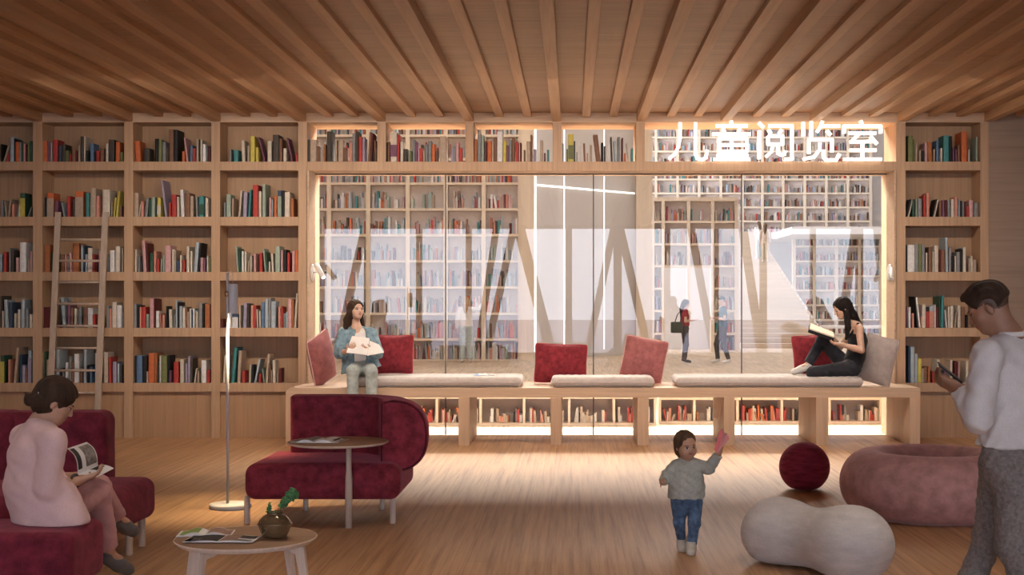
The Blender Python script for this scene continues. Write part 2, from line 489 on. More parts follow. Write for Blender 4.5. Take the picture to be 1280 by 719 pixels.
# ------------------------------------------------------------------ facade behind the camera, seen in the window glass
DR = 2 * GY - YF
def rx(p): return (p - VX) / F * DR
wf = MB()
w2 = struct('window_2', wf.box(XL, XR, YF - .1, YF + .1, ZC - .10, ZC + .02).box(XL, XR, YF - .1, YF + .1, 0, .12), M_strut)
fac = [(459, 459, 7), (524, 524, 7), (586, 586, 7), (711, 711, 8), (772, 772, 10), (834, 834, 7), (895, 895, 6), (954, 954, 8), (1016, 1016, 6), (1074, 1074, 8),
       (457, 420, 9), (621, 596, 8), (643, 607, 9), (648, 690, 14), (768, 733, 9), (774, 812, 10), (863, 893, 9), (928, 952, 10), (1070, 1046, 9), (1096, 1112, 8), (399, 399, 12)]
for a, b, w in fac:
    hw = w / 2 / F * DR
    MB().prism([(rx(b) - hw, YF - .12, 0), (rx(b) + hw, YF - .12, 0), (rx(a) + hw, YF - .12, ZC), (rx(a) - hw, YF - .12, ZC)], (0, .24, 0)).build('facade_post', M_strut, w2)
mp = bpy.data.materials.new('frosted glass parapet'); mp.use_nodes = True; nt = mp.node_tree; nt.nodes.remove(nt.nodes['Principled BSDF'])
tl = N(nt, 'ShaderNodeBsdfTranslucent'); tl.inputs[0].default_value = (.80, .78, .82, 1); L(nt, tl.outputs[0], nt.nodes['Material Output'].inputs[0])
struct('terrace_ground', MB().box(-30, 30, -40, YF - .2, -.25, -.02), M_concrete)
tag(MB().box(-30, 30, YF - 1.07, YF - 1.05, -.02, 1.02).build('terrace_parapet', mp), kind='structure')

# ================================================================== the hall beyond the window
HL, HR, HB, HZ = -10.2, 17.5, 67.5, 11.6
struct('floor_hall', MB().box(HL, HR, D0 + .4, HB, -.2, 0), M_floor2)
struct('ceiling_hall', MB().box(HL, HR, D0 + .66, HB, HZ, HZ + .2), M_roof)
struct('wall_hall_left', MB().box(HL - .2, HL, D0 + .4, 37, 0, HZ), M_hallwall)
struct('wall_hall_right', MB().box(HR, HR + .2, D0 + .4, HB, 0, HZ), M_hallwall)
struct('wall_hall_back', MB().box(HL, HR, HB, HB + .2, 0, HZ), M_hallwall)
struct('wall_hall_front', MB().box(HL, HR, D0 + .42, D0 + .64, ZC + .2, HZ).box(HL, XL - .2, D0 + .42, D0 + .64, 0, ZC + .2).box(XR + .2, HR, D0 + .42, D0 + .64, 0, ZC + .2), M_hallwall)

BOOKCOL = {
 'o': ((.62, .13, .02), 'orange'), 'r': ((.50, .035, .025), 'red'), 'R': ((.13, .015, .015), 'dark red'), 'p': ((.62, .33, .33), 'pink'),
 'u': ((.22, .08, .15), 'plum'), 'b': ((.10, .19, .34), 'blue'), 'B': ((.04, .07, .13), 'navy blue'), 'c': ((.38, .46, .52), 'pale blue'),
 't': ((.04, .26, .27), 'teal'), 'g': ((.33, .42, .34), 'sage green'), 'G': ((.035, .10, .06), 'dark green'), 'y': ((.62, .52, .06), 'yellow'),
 'k': ((.018, .018, .02), 'black'), 'K': ((.07, .055, .045), 'dark brown'), 'w': ((.74, .73, .72), 'white'), 'W': ((.66, .58, .47), 'cream'),
 'n': ((.24, .11, .06), 'brown'), 'N': ((.48, .36, .26), 'tan'), 'e': ((.24, .25, .26), 'grey'), 's': ((.66, .27, .19), 'coral'),
 'd': ((.42, .13, .03), 'rust orange'), 'l': ((.36, .31, .44), 'lilac'), 'v': ((.19, .21, .07), 'olive')}
def book_mat(code):
    nm = 'book cover ' + BOOKCOL[code][1]
    if nm in MATS: return MATS[nm]
    c = BOOKCOL[code][0]; lum = sum(c) / 3; c = tuple((x * .86 + lum * .14) * .86 for x in c); m, nt, b = newmat(nm)
    g = N(nt, 'ShaderNodeNewGeometry')
    a = ramp(nt, g.outputs['Random Per Island'], [(0, tuple(x * .82 for x in c)), (1, tuple(min(1, x * 1.18) for x in c))])
    n1 = noise_tex(nt, coords(nt, (60, 60, 22)), 1, 2, .5)
    L(nt, mix_rgb(nt, .35, a, ramp(nt, n1, [(.4, (.75, .75, .75)), (.6, (1.2, 1.2, 1.2))]), 'MULTIPLY'), b.inputs['Base Color'])
    b.inputs['Roughness'].default_value = .6; b.inputs['Specular IOR Level'].default_value = .3
    MATS[nm] = m; return m
CODES = list(BOOKCOL); BMATS = [book_mat(c) for c in CODES]
M_page = plain('book pages', (.70, .62, .50), .9, var=.05)
crowd = MB()                                   # small and distant books: one mass
def crowd_book(x0, x1, z, h, Y, dp, code, lean=0):
    mi = CODES.index(code)
    vs = []
    for zz, dx in ((z, 0), (z + h, lean)):
        for yy in (Y, Y + dp):
            for xx in (x0, x1): vs.append((xx + dx, yy, zz))
    crowd.add(vs, [(0, 2, 3, 1), (4, 5, 7, 6), (0, 1, 5, 4), (2, 6, 7, 3), (0, 4, 6, 2), (1, 3, 7, 5)], mi)

def cover_mb(w, h, dp, lean):
    """hard cover: rounded spine, two boards; page block set in"""
    m = MB(); t = min(.004, w * .22)
    def S(x, z): return x + lean * z / h
    def bx(x0, x1, y0, y1, z0, z1):
        vs = [(S(x, z), y, z) for z in (z0, z1) for y in (y0, y1) for x in (x0, x1)]
        m.add(vs, [(0, 2, 3, 1), (4, 5, 7, 6), (0, 1, 5, 4), (2, 6, 7, 3), (0, 4, 6, 2), (1, 3, 7, 5)])
    bx(0, t, .008, dp, 0, h); bx(w - t, w, .008, dp, 0, h)
    prof = [(0, .008), (w * .12, .003), (w * .32, 0), (w * .68, 0), (w * .88, .003), (w, .008), (w, .011), (0, .011)]
    vs = [(S(x, z), y, z) for z in (0, h) for x, y in prof]; n = len(prof)
    m.add(vs, [tuple(range(n))[::-1], tuple(n + i for i in range(n))] + [(i, (i + 1) % n, n + (i + 1) % n, n + i) for i in range(n)])
    p = MB(); z0, z1 = .004, h - .004
    vs = [(S(x, z), y, z) for z in (z0, z1) for y in (.010, dp - .006) for x in (t, w - t)]
    p.add(vs, [(0, 2, 3, 1), (4, 5, 7, 6), (0, 1, 5, 4), (2, 6, 7, 3), (0, 4, 6, 2), (1, 3, 7, 5)])
    return m, p
BOOKS = []          # every book of the near shelves: (bay, row, x, w, h, code, lean)
def shelf_books(bay, row, zpx, s):
    for tok in s.split():
        q = tok.split(',')
        BOOKS.append((bay, row, float(q[0]), float(q[1]), float(q[2]), q[3], float(q[4]) if len(q) > 4 else 0, zpx))
RZ = [202, 271, 340, 410, 479]
data = {
 ('A', 0): "1,2,22,k 4,2,20,N,6 8.5,3,10,r 12.3,5,31,c 17.2,1.5,29,k 19,5.5,25,o 25,1.5,25,c 27,2.2,24,G 29.5,2,23,p 32,2,22,R 34.2,2.6,24,v 37,3.5,26,G",
 ('B', 0): "53.6,5.4,26,o 59.2,3.4,25,u 63.5,1.5,24,W 66,6,28,r 73,3.6,20,B 77,4.5,22,K 82,4,14,v 87,2,10,r 89.5,4.5,15,n 94.5,2.5,13,R 98,2,21,N 100.5,3.5,32,K 104.5,2,32,W 107.5,3,14,k 112.5,4.5,23,b 117.5,2,12,k 120.5,3.5,14,r 125,4.5,17,n 132,3,23,W 135.5,7,28,K 144.5,5,25,o 150.5,3,12,v",
 ('A', 1): "1,3,21,e 7,2,20,N,-2 9.7,2,22,N,3 15,2.5,16,s 20,1.4,14,e,3 22.5,2,16,W,2 25,6,30,Gy 34.5,1.5,12,e,4",
 ('B', 1): "56,2.2,24,k 58.8,8,30,oN 68.5,4,20,u 79.6,1.5,18,c,-3 83.5,4,26,r 91,2.5,22,K 94,10,32,oN 107,4,30,t 112.5,7,36,N 120,4,26,s 128,9,34,W 139,1.5,19,N 141.5,2,24,y,2 144.5,2.5,32,y,3 149.5,2.5,14,n",
 ('A', 2): "0,2.5,22,c 4,3.5,25,r 11,2,30,e 14,3,27,K 20,3,18,p 24.5,7.5,37,w 35,1.4,16,N 37.2,3,26,p",
 ('B', 2): "53.5,1.3,16,s 55.2,7,34,d 64,3,24,G 76,4,22,n 81,2,22,s 84,2,20,e 87,2.8,24,p,-1 90.5,8,36,d 101,2.5,34,c 104,1.8,33,B 106.3,2.7,22,c 109.5,5.5,30,W 115.5,2.5,22,r 119,2.5,20,R 123,3,26,p 134,2,22,e 137,6,27,w 144,5.5,32,W 152.5,1.5,30,N",
 ('A', 3): "0,2.4,40,K 2.8,1.3,21,W 6.5,4,35,c,-2 11,4,32,B 18,1.5,18,W 22,2.8,23,W 26.5,4,35,c 31.2,4,24,e 36.5,4,17,W",
 ('B', 3): "53.5,10,26,R 74,1.8,36,K 78,4,38,c,-3 84,3.6,32,u 88,3.2,25,n 92.5,3,24,W 98.5,3,26,e 104,5,26,n 109.5,6,25,w 116,3,17,r 122,4,14,n 133.8,2,27,c 136.3,3,24,s 139.8,5.5,32,W 145.8,6.2,28,w 152.5,2,22,e",
 ('A', 4): "0.5,4.5,34,Gy 10,2.5,29,s 16.5,3,44,N,4 24.5,2.3,35,B 27.2,4,22,l 32,2,18,n 35,4,40,cl",
 ('B', 4): "53.3,4,39,G 57.7,5,29,N 70,4,43,c 75,2,18,k 78,2,14,e 81.5,3,25,w 86,3,33,e 89.3,2.8,26,n 92.5,6,36,w 99.5,3,18,n 104.5,3.3,43,c 108.5,2.5,22,k 112.5,2,20,b 118.5,3.5,37,w 129.5,5,38,W 135.7,3,32,r 140.7,5,26,l 146.5,2.4,24,c 150.5,2.2,22,K",
 ('C', 0): "169.5,6.5,26,o,-1.5 179.8,7,17,K 193.5,4,29,k 198,4,28,v 203,4,25,e 207.5,3,18,K 211.3,5.5,41,n 217,5,40,k 227.8,3,13,o 233,2.2,30,p,-3.5 237.5,3,21,b 241,3.2,17,r 245.3,2.8,29,N 248.4,1.5,28,k 250.3,2.3,28,W 253,4,22,w 257.7,1.6,20,e 260.5,2.5,20,R",
 ('C', 1): "167.8,5,30,N 173.3,1.2,16,W,2 176,3.5,20,s 180.5,3.6,24,e,2 186.5,2.2,22,G 189,4.5,25,g 196.5,4.3,24,yW 206.2,2.6,46,l,-5.5 211.3,2,18,r 214.5,5.5,28,r 221.5,2,25,W 226.3,4,34,w,-1.5 231,6,30,n 237.5,4,26,N 245,2.6,25,e,-1 248.5,6,26,tG 256.5,3.5,24,W",
 ('C', 2): "168.5,2.2,28,W 172.5,2.6,20,e 179,4,39,p,-2 183.7,2.2,36,R,-1.5 187,4.2,24,G 192,3.2,26,s 195.7,3.3,16,r 201,1.5,16,g 203.5,2,21,g 206,7.3,33,p 214.7,2.8,28,W 218,2,27,N 220.5,4,14,B 225,2,21,W 228.5,2.7,15,r 233,3.3,32,W 237.7,2.5,26,W 242,4.2,37,c,2.5 247,2.4,36,k,2.5 250.7,3,18,p 254.5,2,16,u 258.7,1.8,20,W 261.5,1.8,18,v",
 ('C', 3): "167,3.6,30,e 171,2.7,28,k 174.2,2.3,26,s 177,5,26,r 183,2.7,17,g 187,4.8,37,p 192,2.2,36,R 194.6,4.2,21,w 200.5,1.5,18,s,-1 203,2.8,16,s 207.5,1.8,27,k 211.5,3.6,23,W,-1 217.5,1.4,16,e 219.8,1.6,34,c 221.8,1.8,32,k 224,3.6,27,c 228,3.2,25,W 231.6,2.2,26,n 234.3,1.8,20,N 237,2,24,w 239.3,1.6,22,B 241.4,1.8,24,w 244.7,2.4,20,W 248.3,4.2,31,e 252.8,2.6,30,k 256,6,30,d 262.3,1.3,29,R",
 ('C', 4): "168.5,1.6,34,k 170.5,7,34,b 178,5,33,k 183.3,1.4,14,W 185.3,7,37,o 192.7,3.8,36,d 197,2,26,K 199.5,1.5,34,w 201.4,7,34,v 209,2.7,34,k 212,2,15,u 217,6,26,r 225,4.6,29,W 231.3,3,24,l 234.7,2.9,33,l 238.2,2.4,30,K 242.5,1.6,18,W,2.5 247,1.5,14,N 251.5,6.2,28,w 258.7,3.5,16,r",
 ('D', 0): "287,2,16,e 292,5.5,15,t 302.5,3.8,27,W,-1 309.5,2.3,20,N 312.7,5.5,32,y 319.5,3.5,18,y 330,2,31,u,-8 334.3,5,26,W 341,7.4,34,K 349,3.5,29,n 354,4,17,W 364.3,2,30,u,-6.5 369.8,2,11,r",
 ('D', 1): "280,2,18,e 282.8,5.5,28,g 290,2,23,N 298,2,33,W,2.5 303.5,4.5,31,l,1 310,2.4,34,t,2 316,6.5,40,r 323.3,3.2,32,W 327.7,4,41,g 336.7,2,24,p 339.5,1.6,22,c 342.5,3.5,26,o 347,4.6,33,Bg 352,3.2,33,k 355.7,6.5,31,W 363,4,23,d",
 ('D', 2): "296,2.2,32,g,-2 299,2,29,G,-1 301.8,2.6,26,w 305.5,2.5,25,W 309.5,1.5,14,N,1 312.5,2.2,20,W 317,2.7,23,p 324.3,3.6,24,r 331,1.8,29,g,-2.5 333.5,1.4,25,G,-2 336,1.5,13,W 340,2,23,W,-1 344,5.6,32,g 351,2.5,27,p 354.3,3.6,28,k 359,3,24,r 365,3.2,26,p 368.6,3.9,27,o",
 ('D', 3): "276,3,11,R 287,2,24,w 290.3,7,17,Bw 299,1.5,28,W 303.5,4.2,31,l,1 309,2.6,30,K 313.3,3.3,28,s 317,3,28,r 321,1.6,23,W,-.6 324.4,1.5,21,W,-.6 326.4,4.2,32,b 331,4,36,c 335.3,3,37,e 338.8,5.4,33,c 347.5,3.2,27,s 351,2.5,26,r 354.3,3,18,e 357.7,1.7,20,c 359.7,4.6,36,p 364.6,2.6,35,d 367.5,2.6,43,W,2.5",
 ('D', 4): "278.5,3.2,34,W,1.5 288.7,3.9,44,t,4 296.4,3.6,40,N,2 303,3.2,15,r 311.3,2,23,W,1 314.3,2.3,22,k 317.2,2.6,29,c,6 323.7,2.6,11,r 329.3,1.5,18,g,-2 331.5,3.3,36,N,2.5 336.4,1.9,22,n 338.7,1.4,16,N 341,3.2,28,W,-.6 346.5,1.5,13,N 349.3,2.3,18,R",
 ('E', 0): "385,2,28,K 387.3,8,28,N 395.6,3,20,n 401.3,3.4,16,Np 405,2,22,d 408.6,5.5,38,K 418.8,2.4,27,N 422.8,6,27,N 429.4,3,18,n 436.8,3.4,25,s 440.4,3.8,36,e 444.4,3.4,38,K 448.3,4.3,31,r 453,3,30,l 459.5,3,37,n,2.2 463,1.5,36,R,2 466.2,1.6,12,k 468.3,2.4,27,n,-1",
 ('F', 0): "482.8,1.3,24,k 484.4,3,25,n 488.2,8,37,Wu 496.5,2.5,34,r 500.4,3.6,25,W 504.5,4.6,16,K 511.4,3,14,v 515.8,2.8,28,e 518.9,2.6,25,u 523.8,4.3,17,r 528.9,2,14,N 531.5,3.2,22,e 535.3,4,26,e 539.7,4,22,o 545,2,15,n 549.8,7.8,32,N 563.8,3.2,16,l 567.2,2.2,20,e 569.7,4,25,p 574.3,3,18,r",
 ('G', 0): "592.7,4,28,d 597,4.4,35,e 601.7,3.3,33,g 606.2,2,26,R 609.6,5,26,o 615,2,24,N 617.3,3.7,31,n 621.4,7,38,w 628.7,4,26,y 633,3,20,u 636.4,3.2,28,e 640,3.5,30,n 644.6,3.5,25,r 649.8,2,24,R 654.5,2,15,n 658.3,4.5,26,N 663.2,2,34,n 666.5,3.5,16,l 675.2,3.5,27,N 680,1.8,11,R 683.7,2.6,15,t",
 ('H', 0): "702.4,2.4,23,e 708,2,16,v 710.3,6.6,35,yv 717.2,1.8,26,k 720.5,1.4,12,e 725,1.5,24,w 730,2.2,23,n,-1 733.5,1.6,11,s 737.5,2.5,21,N 745.5,5.6,34,n,-4 751.4,3,24,k 755,1.9,20,K 759,2,22,w 764.3,1.7,31,K,-1.3 768.2,3.2,26,c,-1.6 772,3.3,31,e 777,1.9,30,R 780.5,2,11,o 785.6,1.5,23,W,-2.8 789,2.4,17,t",
 ('I', 0): "1135.3,6,33,v 1142,1,28,v 1144.5,2.5,24,N 1148.8,2.5,14,N 1152.5,2.6,14,k 1156,3.6,24,p 1160.5,5,25,d,-.6 1167,1.6,16,N 1170.3,3.4,27,b 1175.8,2,17,W 1179.6,7,33,t 1187.3,3,32,k 1191,1.6,18,u 1194.4,1.6,15,u 1197.3,3,21,n 1202,7,38,o 1210.5,1.8,16,W 1220,2.2,31,g",
 ('I', 1): "1132.6,1.6,22,k,5 1134.8,1.4,22,W,5.5 1140.4,2.6,22,G 1144.6,1.8,22,g 1147.6,5,23,e 1154.4,3,27,r 1158,4,30,s 1165,1.6,22,k,5 1167.2,1.4,21,W,5 1174.2,3,20,n 1178,2.3,21,u 1181,2.8,21,R 1184.5,3.5,21,e 1189,4,22,W 1193.5,4,25,s 1198,1.9,22,c 1200.4,2.1,20,k 1203,1.9,19,e 1205.4,2.4,19,R 1208.3,2.6,13,r 1211.5,5.3,21,p 1217.8,5,18,e",
 ('I', 2): "1132.6,1.6,34,k 1134.6,9,34,w 1144,4.4,35,e 1148.8,3.2,35,v 1152.4,4,34,e 1157.6,1.5,24,W 1161,4,31,n 1165.7,1.7,25,W 1168,5.3,33,W 1174,2.3,28,R 1176.7,4.7,28,n 1182.7,2.8,43,c,-.8 1186,3.5,31,e 1190,3.2,20,k 1193.5,1.6,20,W 1195.7,4.6,25,e 1200.7,2.6,29,k 1203.8,4,31,W 1211,1.6,17,N 1213.4,2.2,20,W 1216.5,3.8,15,N",
 ('I', 3): "1133,1.5,26,u 1135.7,3,26,w 1140.2,2.2,18,s 1146,1.5,39,k,-3.5 1148.6,2.6,38,w,-4 1151.4,1.2,14,s 1153,4.6,29,W 1158,3.5,26,kr 1162,5.8,27,cs 1168.3,1.4,29,w 1170.5,3,26,R 1174,1.8,39,G 1176.2,3.2,40,t,1 1182.5,1.8,22,w,-2 1185,2.2,26,W 1187.7,4,27,W,.5 1193,1.5,20,N,2 1197.5,3.5,28,W 1201.5,5,26,n 1208,2.4,16,k",
 ('I', 4): "1135.6,2.4,46,B 1138.4,5,45,c 1143.8,3.5,36,c 1147.8,4.4,30,y 1153,1.5,18,N 1155,4,20,n 1160,3,20,d 1165.3,3,14,r 1171.4,3.5,29,W 1176,3.2,16,k 1180,2.2,15,u 1187.8,3,28,W 1193.6,3,27,R 1197.6,2,26,p 1207.8,3,27,W"}
for (bay, row), s in data.items(): shelf_books(bay, row, 202 if bay in 'EFGH' else RZ[row], s)
BAYN = {'A': 'far left bay', 'B': 'bay behind ladder', 'C': 'bay right of ladder', 'D': 'bay beside window',
        'E': 'first opening above the window', 'F': 'second opening above the window', 'G': 'third opening above the window', 'H': 'fourth opening above the window', 'I': 'bookcase behind the man'}
ROWN = ['top shelf', 'second shelf', 'middle shelf', 'fourth shelf', 'lowest shelf']
ORD = ['first', 'second', 'third', 'fourth', 'fifth', 'sixth', 'seventh', 'eighth', 'ninth', 'tenth']
order = sorted(range(len(BOOKS)), key=lambda i: -BOOKS[i][3] * BOOKS[i][4])
single = set(order[:300])
from collections import Counter
tot = Counter((b[0], b[1], BOOKCOL[b[5][0]][1]) for b in BOOKS); seen = Counter()
for i, (bay, row, x, w, h, code, lean, zpx) in enumerate(BOOKS):
    Y = D0 + .03 + (hash((i * 7919) % 101) % 5) * .006
    s = Y / F; X0 = fx(x, Y); W = w * s; H = h * s; LN = lean * s; Z = fz(zpx, D0) + .001
    dp = min(.27, .15 + .5 * max(H - .17, 0) + (i * 37 % 10) * .004)
    main = code[0]; key = (bay, row, BOOKCOL[main][1]); seen[key] += 1
    if i in single:
        cov, pg = cover_mb(W, H, dp, LN)
        cov.v = [(vx + X0, vy + Y, vz + Z) for vx, vy, vz in cov.v]; pg.v = [(vx + X0, vy + Y, vz + Z) for vx, vy, vz in pg.v]
        o = cov.build('book', book_mat(main), None, (X0, Y, Z))
        cn = BOOKCOL[main][1]; tall = 'tall ' if h >= 33 else ('short ' if h <= 17 else ''); lo = 'leaning ' if abs(lean) >= 2 else ''
        wd = 'thick ' if w >= 6.5 else ''
        where = BAYN[bay] if bay in 'EFGH' else ROWN[row] + ' of the ' + BAYN[bay]
        if bay in 'EFGH': where = 'in the ' + where
        else: where = 'on the ' + where
        if tot[key] == 1: lab = f'{tall}{lo}{wd}only {cn} book {where}'
        else: lab = f'{ORD[seen[key]-1]} {cn} book from left {where}'
        if tot[key] > 1 and len(lab.split()) <= 14: lab = lab.replace(cn + ' book', tall + lo + cn + ' book')
        if len(lab.split()) > 16: lab = lab.replace(tall, '', 1) if tall else lab.replace(wd, '', 1)
        if len(lab.split()) > 16: lab = lab.replace(lo, '', 1)
        if len(lab.split()) > 16: lab = lab.replace(wd, '', 1)
        tag(o, lab, 'book', 'books standing over the window' if bay in 'EFGH' else ('books in the right bookcase' if bay == 'I' else 'books in the left bookcase'))
        pg.build('page_block', M_page, o)
        if len(code) > 1:
            bd = MB()
            f0, f1 = (0, .78) if code[0] in 'oGBkKc' else (.1, .6)
            if code in ('Wu',): f0, f1 = .18, .58
            vs = []
            for zz in (f0 * H, f1 * H):
                dx = LN * zz / H
                for yy in (-.0015, .006):
                    for xx in (-.0008, W + .0008): vs.append((X0 + xx + dx, Y + yy, Z + zz))
            bd.add(vs, [(0, 2, 3, 1), (4, 5, 7, 6), (0, 1, 5, 4), (2, 6, 7, 3), (0, 4, 6, 2), (1, 3, 7, 5)])
            bb = bd.build('spine_band', book_mat(code[1]), o); bb['label'] = BOOKCOL[code[1]][1] + ' band around the spine'
    else:
        crowd_book(X0, X0 + W, Z, H, Y, dp, main, LN)

# ------------------------------------------------------------------ hall shelving
rnd = random.Random(11)
PAL = 'WWWWwwwNNNNssppccceellnnrrKKtgRo'
PAL2 = 'NNNnnWWWwwessrccpKKetlnd'
def fill(x0, x1, z, Y, hmax, wm=.035, dens=.85, pal=PAL, dp=.2, hmin=.5):
    x = x0 + rnd.random() * .06
    while x < x1 - .02:
        if rnd.random() > dens: x += wm * rnd.uniform(1, 3.5); continue
        w = rnd.uniform(.55, 1.6) * wm; h = hmax * rnd.uniform(hmin, 1)
        if x + w > x1: break
        ln = 0 if rnd.random() < .85 else rnd.uniform(-.05, .05)
        crowd_book(x, x + w, z + .004, h, Y + rnd.random() * .02, dp, rnd.choice(pal), ln)
        x += w + .002
def hall_case(name, label, Y, ups, shelves, top, z0=0, dp=.36, tx=.05, ts=.05, skip=(), pal=PAL, hb=.36, wm=.045, back=M_mauve, dens=.85, hmin=.5):
    t = thing(name, label, 'bookcase', ((ups[0] + ups[-1]) / 2, Y, z0), None)
    u = MB(); s = MB()
    for x in ups: MB().box(x - tx / 2, x + tx / 2, Y, Y + dp, z0, top).build('upright', M_hallwood, t)
    for j, (a, b) in enumerate(zip(ups, ups[1:])):
        MB().box(a + tx / 2, b - tx / 2, Y + dp - .02, Y + dp, z0 if (j, 0) not in skip else shelves[skip_from], top).build('back_panel', back, t)
    for i, z in enumerate(shelves):
        for j, (a, b) in enumerate(zip(ups, ups[1:])):
            if (j, i) in skip: continue
            MB().box(a + tx / 2, b - tx / 2, Y + .003, Y + dp - .02, z - ts, z).build('shelf', M_hallwood, t)
            if z < top - .2: fill(a + tx / 2, b - tx / 2, z, Y + .04, min(hb, (shelves[i + 1] if i + 1 < len(shelves) else top) - z - .07), wm, dens, pal, hmin=hmin)
    return t
skip_from = 0
Y1 = 35.6
u1 = [fx(p, Y1) for p in (313, 362, 411, 460, 509.5, 557, 604.5, 650)]
sh1 = [fz(p, Y1) for p in (449.5, 423, 391, 358, 325.3, 292.5, 260.3, 228, 197.5, 168)]
hall_case('hall_bookcase', 'wide pale bookcase beyond the glass where a woman in jeans reaches', Y1, u1, sh1, fz(140, Y1), tx=.11, ts=.065, hb=.46, wm=.040, hmin=.42)
Y2 = 41.5; 
u2 = [fx(p, Y2) for p in (816, 829, 861, 891, 920.5)]
sh2 = [.06, fz(416, Y2), fz(387.5, Y2), fz(359.5, Y2), fz(331.5, Y2), fz(304, Y2), fz(276, Y2)]
skip_from = 4
hall_case('hall_bookcase', 'freestanding pale bookcase with a tall gap behind the talking couple', Y2, u2, sh2, fz(248, Y2), tx=.10, ts=.07, hb=.44, wm=.042,
          skip=[(j, i) for j in (1, 2) for i in range(4)], hmin=.45)
MB().box(fx(814.5, Y2), fx(922, Y2), Y2 - .02, Y2 + .4, fz(251.5, Y2), fz(246.5, Y2)).build('top_board', M_hallwood, bpy.data.objects['hall_bookcase.001'])
skip_from = 0
Y3 = 63.4
hall_case('hall_bookcase', 'tall bookcase on the hall floor beyond the stairs, under the gallery', Y3, [fx(p, Y3) for p in (993, 1018, 1046, 1074.5, 1101, 1128)],
          [fz(p, Y3) for p in (417, 399, 380.5, 362, 344, 325.6, 307)], fz(290, Y3), tx=.14, ts=.09, hb=.42, wm=.06, pal=PAL2)
Y4 = 66.3; GZ = 4.77
ups4 = [fx(p, Y4) for p in (793, 820, 847, 874, 901, 928, 953, 979, 1006, 1033, 1060, 1088.5)]
hall_case('hall_bookcase', 'very wide bookcase high on the gallery at the far end of the hall', Y4, ups4, [GZ + .05 + .682 * i for i in range(8)], GZ + .05 + .682 * 8, GZ, tx=.13, ts=.09, hb=.42, wm=.06, pal=PAL2)
# low shelving right behind the glass
Y5 = 17.0
M_lowback = plain('taupe shelf back', (.40, .34, .325), .9, var=.03)
M_step = wood('pale stair oak', (.60, .49, .38), .92, (1, 20, 20))
lowx = [fx(p, Y5) for p in (382, 437, 491.5, 546, 600.5, 655, 711.5, 767.5, 819)]
hall_case('low_bookcase', 'low pale bookcase behind the glass, seen under the left of the bench', Y5, lowx, [.03], fz(497, Y5), tx=.03, ts=.03, hb=.2, wm=.022, dens=.8, pal='WWNNssrdwkeroN', hmin=.35, dp=.3, back=M_lowback)
for o in list(bpy.data.objects): pass
Y6 = 17.25
lowx = [fx(p, Y6) for p in (825, 868, 922, 977.5, 1037, 1101, 1150)]
hall_case('low_bookcase', 'low pale bookcase behind the glass, seen under the right of the bench', Y6, lowx, [.03], fz(499, Y6), tx=.03, ts=.03, hb=.2, wm=.022, dens=.8, pal='WWNNssrdwkeroN', hmin=.35, dp=.3, back=M_lowback)
for nm, a, b, Y in (('low_bookcase', 381, 820, Y5), ('low_bookcase.001', 824, 1151, Y6)):
    MB().box(fx(a, Y), fx(b, Y), Y - .01, Y + .36, fz(498.5 if Y == Y5 else 500, Y), fz(495, Y)).build('top_board', M_hallwood, bpy.data.objects[nm])

# pillars and pale slanting wall between the bookcases
tag(MB().box(fx(651, 35.6), fx(667, 35.6), 35.5, 36.2, 0, HZ).build('pillar', M_hallwood), kind='structure')
tag(MB().box(fx(795, 39.6), fx(815, 39.6), 39.5, 40.2, 0, HZ).build('pillar', M_hallwood), kind='structure')
struct('wall_hall_slanted', MB().prism([(fx(667, 36.7), 36.7, 0), (fx(795, 39.7), 39.7, 0), (fx(795, 39.7), 39.9, 0), (fx(667, 36.7), 36.9, 0)], (0, 0, HZ)), M_hallwall)
struct('wall_hall_partition', MB().box(fx(815, 44), fx(925, 44), 44, 44.2, 0, 4.7).box(HL, fx(655, 36.2), 36.0, 36.3, 0, HZ), M_hallwall)
M_tube = emis('light tube', (1, .97, .92), 1.35)
def seg_light(name, label, a, b, r, grp=None):
    o = MB().tube([a, b], r, 8).build(name, M_tube, None, a); tag(o, label, 'light', grp)
seg_light('light_tube', 'bright vertical light tube beside the pale pillar left of the slanting wall', (fx(668.6, 36.5), 36.5, .2), (fx(668.6, 36.5), 36.5, HZ - .3), .04)
seg_light('light_tube', 'thin vertical light tube, left one on the slanting hall wall', (fx(705.3, 37.4), 37.4, .2), (fx(705.3, 37.4), 37.4, HZ - .3), .016)
seg_light('light_tube', 'thin vertical light tube, right one on the slanting hall wall', (fx(755.2, 38.5), 38.5, .2), (fx(755.2, 38.5), 38.5, HZ - .3), .016)
seg_light('linear_light', 'white linear light running almost level high along the slanting hall wall', (fx(669, 36.5), 36.5, 4.68), (fx(793, 39.4), 39.4, 4.68), .028)
# gallery
struct('gallery_floor', MB().box(fx(990, 58.5), HR, 58.5, HB, 4.45, GZ).box(HL, fx(990, 58.5), 63.2, HB, 4.45, GZ), M_roof)
st = thing('staircase', 'broad pale staircase climbing towards the gallery behind the couple', 'staircase', (7.4, 45, 0))
ns = 30; x0, x1 = 5.6, 8.55
for i in range(ns):
    y = 45 + (63.2 - 45) * i / ns; z = GZ * (i + 1) / ns
    MB().box(x0, x1, y, y + (63.2 - 45) / ns + .03, z - .16, z).build('step', M_step, st, bevel=.01)
m = MB(); m.prism([(x1, 45, -.0), (x1, 63.2, GZ - .16), (x1, 63.2, GZ - .5), (x1, 46.4, 0)], (.12, 0, 0)); m.build('stringer', M_roof, st)
c = thing('counter', 'long white counter standing beyond the glass behind the reading woman', 'counter', (fx(1075, 50), 50, 0))
MB().box(fx(1022, 50), fx(1140, 50), 50, 50.9, .55, .66).build('top', M_roof, c, bevel=.02)
for p in (1030, 1075, 1125): MB().box(fx(p, 50) - .12, fx(p, 50) + .12, 50.15, 50.75, 0, .55).build('pedestal', M_roof, c)

